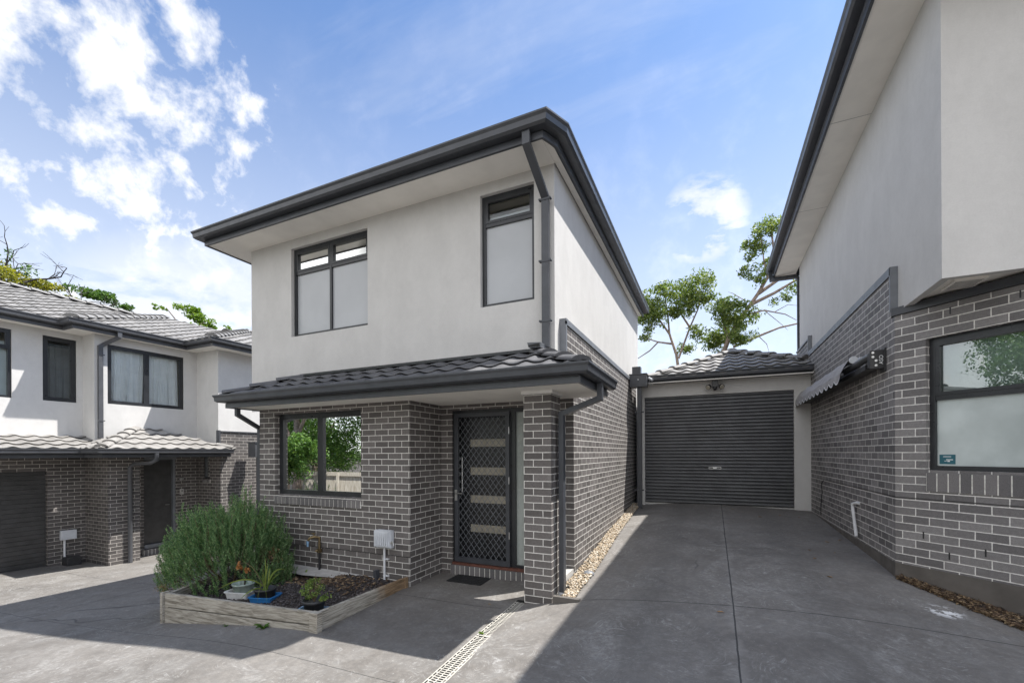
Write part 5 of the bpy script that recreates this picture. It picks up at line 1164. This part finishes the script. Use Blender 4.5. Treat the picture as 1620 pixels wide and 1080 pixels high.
# fallen leaves on the driveway
LV = thing('fallen_leaf', (0, 0, 0), 'small dry leaf lying on the shaded driveway concrete', 'leaf', 'dry leaves scattered on the driveway')
mb = MB(); mb.add([(-.05,0,.002),(-.015,.014,.012),(.02,.012,.014),(.055,0,.004),(.02,-.012,.012),(-.015,-.014,.010),(0,0,.003)],[(0,6,1),(1,6,2),(2,6,3),(3,6,4),(4,6,5),(5,6,0)])
lf = mb.build('leaf_blade', 'leaf_dry', LV); index_kids()
spots = [(1.22, 7.2), (1.20, 6.75), (1.5, 7.15), (1.54, 7.8), (1.21, 6.0), (1.5, 9.8), (1.2, 9.9), (1.65, 9.3), (.07, 4.75), (1.74, 8.0), (.84, 9.6), (-2.2, 3.9), (-2.5, 4.8), (.4, 10.3), (2.15, 5.75), (2.25, 5.55)]
leaf_labels = ['curled dry leaf on the driveway straight out from the white waste pipe', 'dry leaf just in front of the one facing the white waste pipe', 'dry leaf midway between the waste pipe and the driveway middle', 'dry leaf near the foot of the brick side wall past the waste pipe',
 'lone dry leaf on the driveway nearer than the angled brick corner', 'dry leaf close to the roller door by the right brick wall', 'dry leaf in front of the roller door beside the rightmost one', 'dry leaf against the right brick wall before the garage pier',
 'dry leaf by the crossing of the two concrete joints', 'dry leaf touching the brick side wall plinth beyond the waste pipe', 'dry leaf on the middle of the driveway before the roller door', 'dry leaf on the shaded concrete left of the drain grate',
 'dry leaf on the porch concrete in front of the door mat', 'tiny dry leaf by the centre joint near the roller door', 'dry leaf at the edge of the mulch by the angled corner', 'dry leaf in the mulch nearest the right edge of the picture']
for i, (x, y) in enumerate(spots):
    o = LV if i == 0 else copy_tree(LV)
    o['label'] = leaf_labels[i]; o.location = (x, y, G(x, y)+.004); o.rotation_euler = (random.uniform(-.1, .1), random.uniform(-.1, .1), random.uniform(0, 6.28)); sc = random.uniform(.45, .8); o.scale = (sc, sc, sc)

# ------------------------------------------------------------------ what stands behind the camera and shows in the window glass
FE = thing('paling_fence', (-12, -5, -.8), 'weathered timber paling fence across the lane, mirrored in the ground floor window', 'fence')
mb = MB(); x = -32.
rr = random.Random(2)
while x < 6: h = .95+rr.uniform(-.015, .015); mb.box(x, -5.02, -1.1, x+.094, -5.0+rr.uniform(0, .006), h); x += .1
mb.build('palings', 'paling', FE)
mb = MB(); mb.box(-32, -4.98, .78, 6, -4.93, .96)
for k in range(14): mb.box(-32+k*2.7, -4.93, -1.1, -31.9+k*2.7, -4.83, .9)
mb.build('rails_and_posts', 'paling', FE)
SH = thing('neighbour_shed', (-11, -8.5, -.8), 'timber clad shed with white gutter behind the paling fence', 'shed')
mb = MB(); x = -13.2
while x < -6: mb.box(x, -7.0, -1, x+.14, -6.96, 1.75); x += .15
mb.box(-13.2, -10, -1, -6, -7.0, 1.75); mb.build('wall', 'paling', SH)
mb = MB(); mb.box(-13.3, -10, 1.75, -5.9, -6.8, 1.9); mb.build('roof', 'white_paint', SH)
def bush_tree(name, x, y, z, r, label, m='leaf_green', n=5200, sq=(1, 1, 1)):
    bl = []; rr = random.Random(int(x*7+y))
    for k in range(9):
        a = rr.uniform(0, 6.28); q = r*rr.uniform(.2, .65); bl.append(((x+q*math.cos(a), y+q*math.sin(a), z+r*rr.uniform(-.5, .6)), r*rr.uniform(.4, .6), n//5, 12, sq, .38))
    tree(name, (x, y, -1), label, [([(x, y, -1), (x+.1, y, z*.5), (x, y, z)], .25, .1), ([(x, y, z*.5), (x+r*.5, y, z+r*.2)], .1, .04), ([(x, y, z*.4), (x-r*.5, y, z)], .1, .04)], bl, m, .13, .065)
bush_tree('leafy_tree', -21.5, -8.6, 3.0, 3.4, 'dense green tree at the far end of the paling fence', n=11000)
bush_tree('leafy_tree', -15.6, -9.2, 4.4, 4.2, 'tall green tree between shed and fence, mirrored in the ground floor window', n=22000)
bush_tree('leafy_tree', -10.5, -12.6, 4.4, 3.4, 'broad green tree behind the shed roof', n=8000)
bush_tree('leafy_tree', -5, -11, 4.5, 3.2, 'green tree at the open end of the fence, mirrored in the entry sidelight', n=5000)
bush_tree('leafy_tree', -17.2, -3.2, 1.9, 1.6, 'round leafy shrub tree before the fence, mirrored low in the ground floor window', n=6000)
bush_tree('leafy_tree', -18.5, -4.9, 4.9, 3.6, 'large green tree beside the lane, mirrored in the angled window', n=18000)
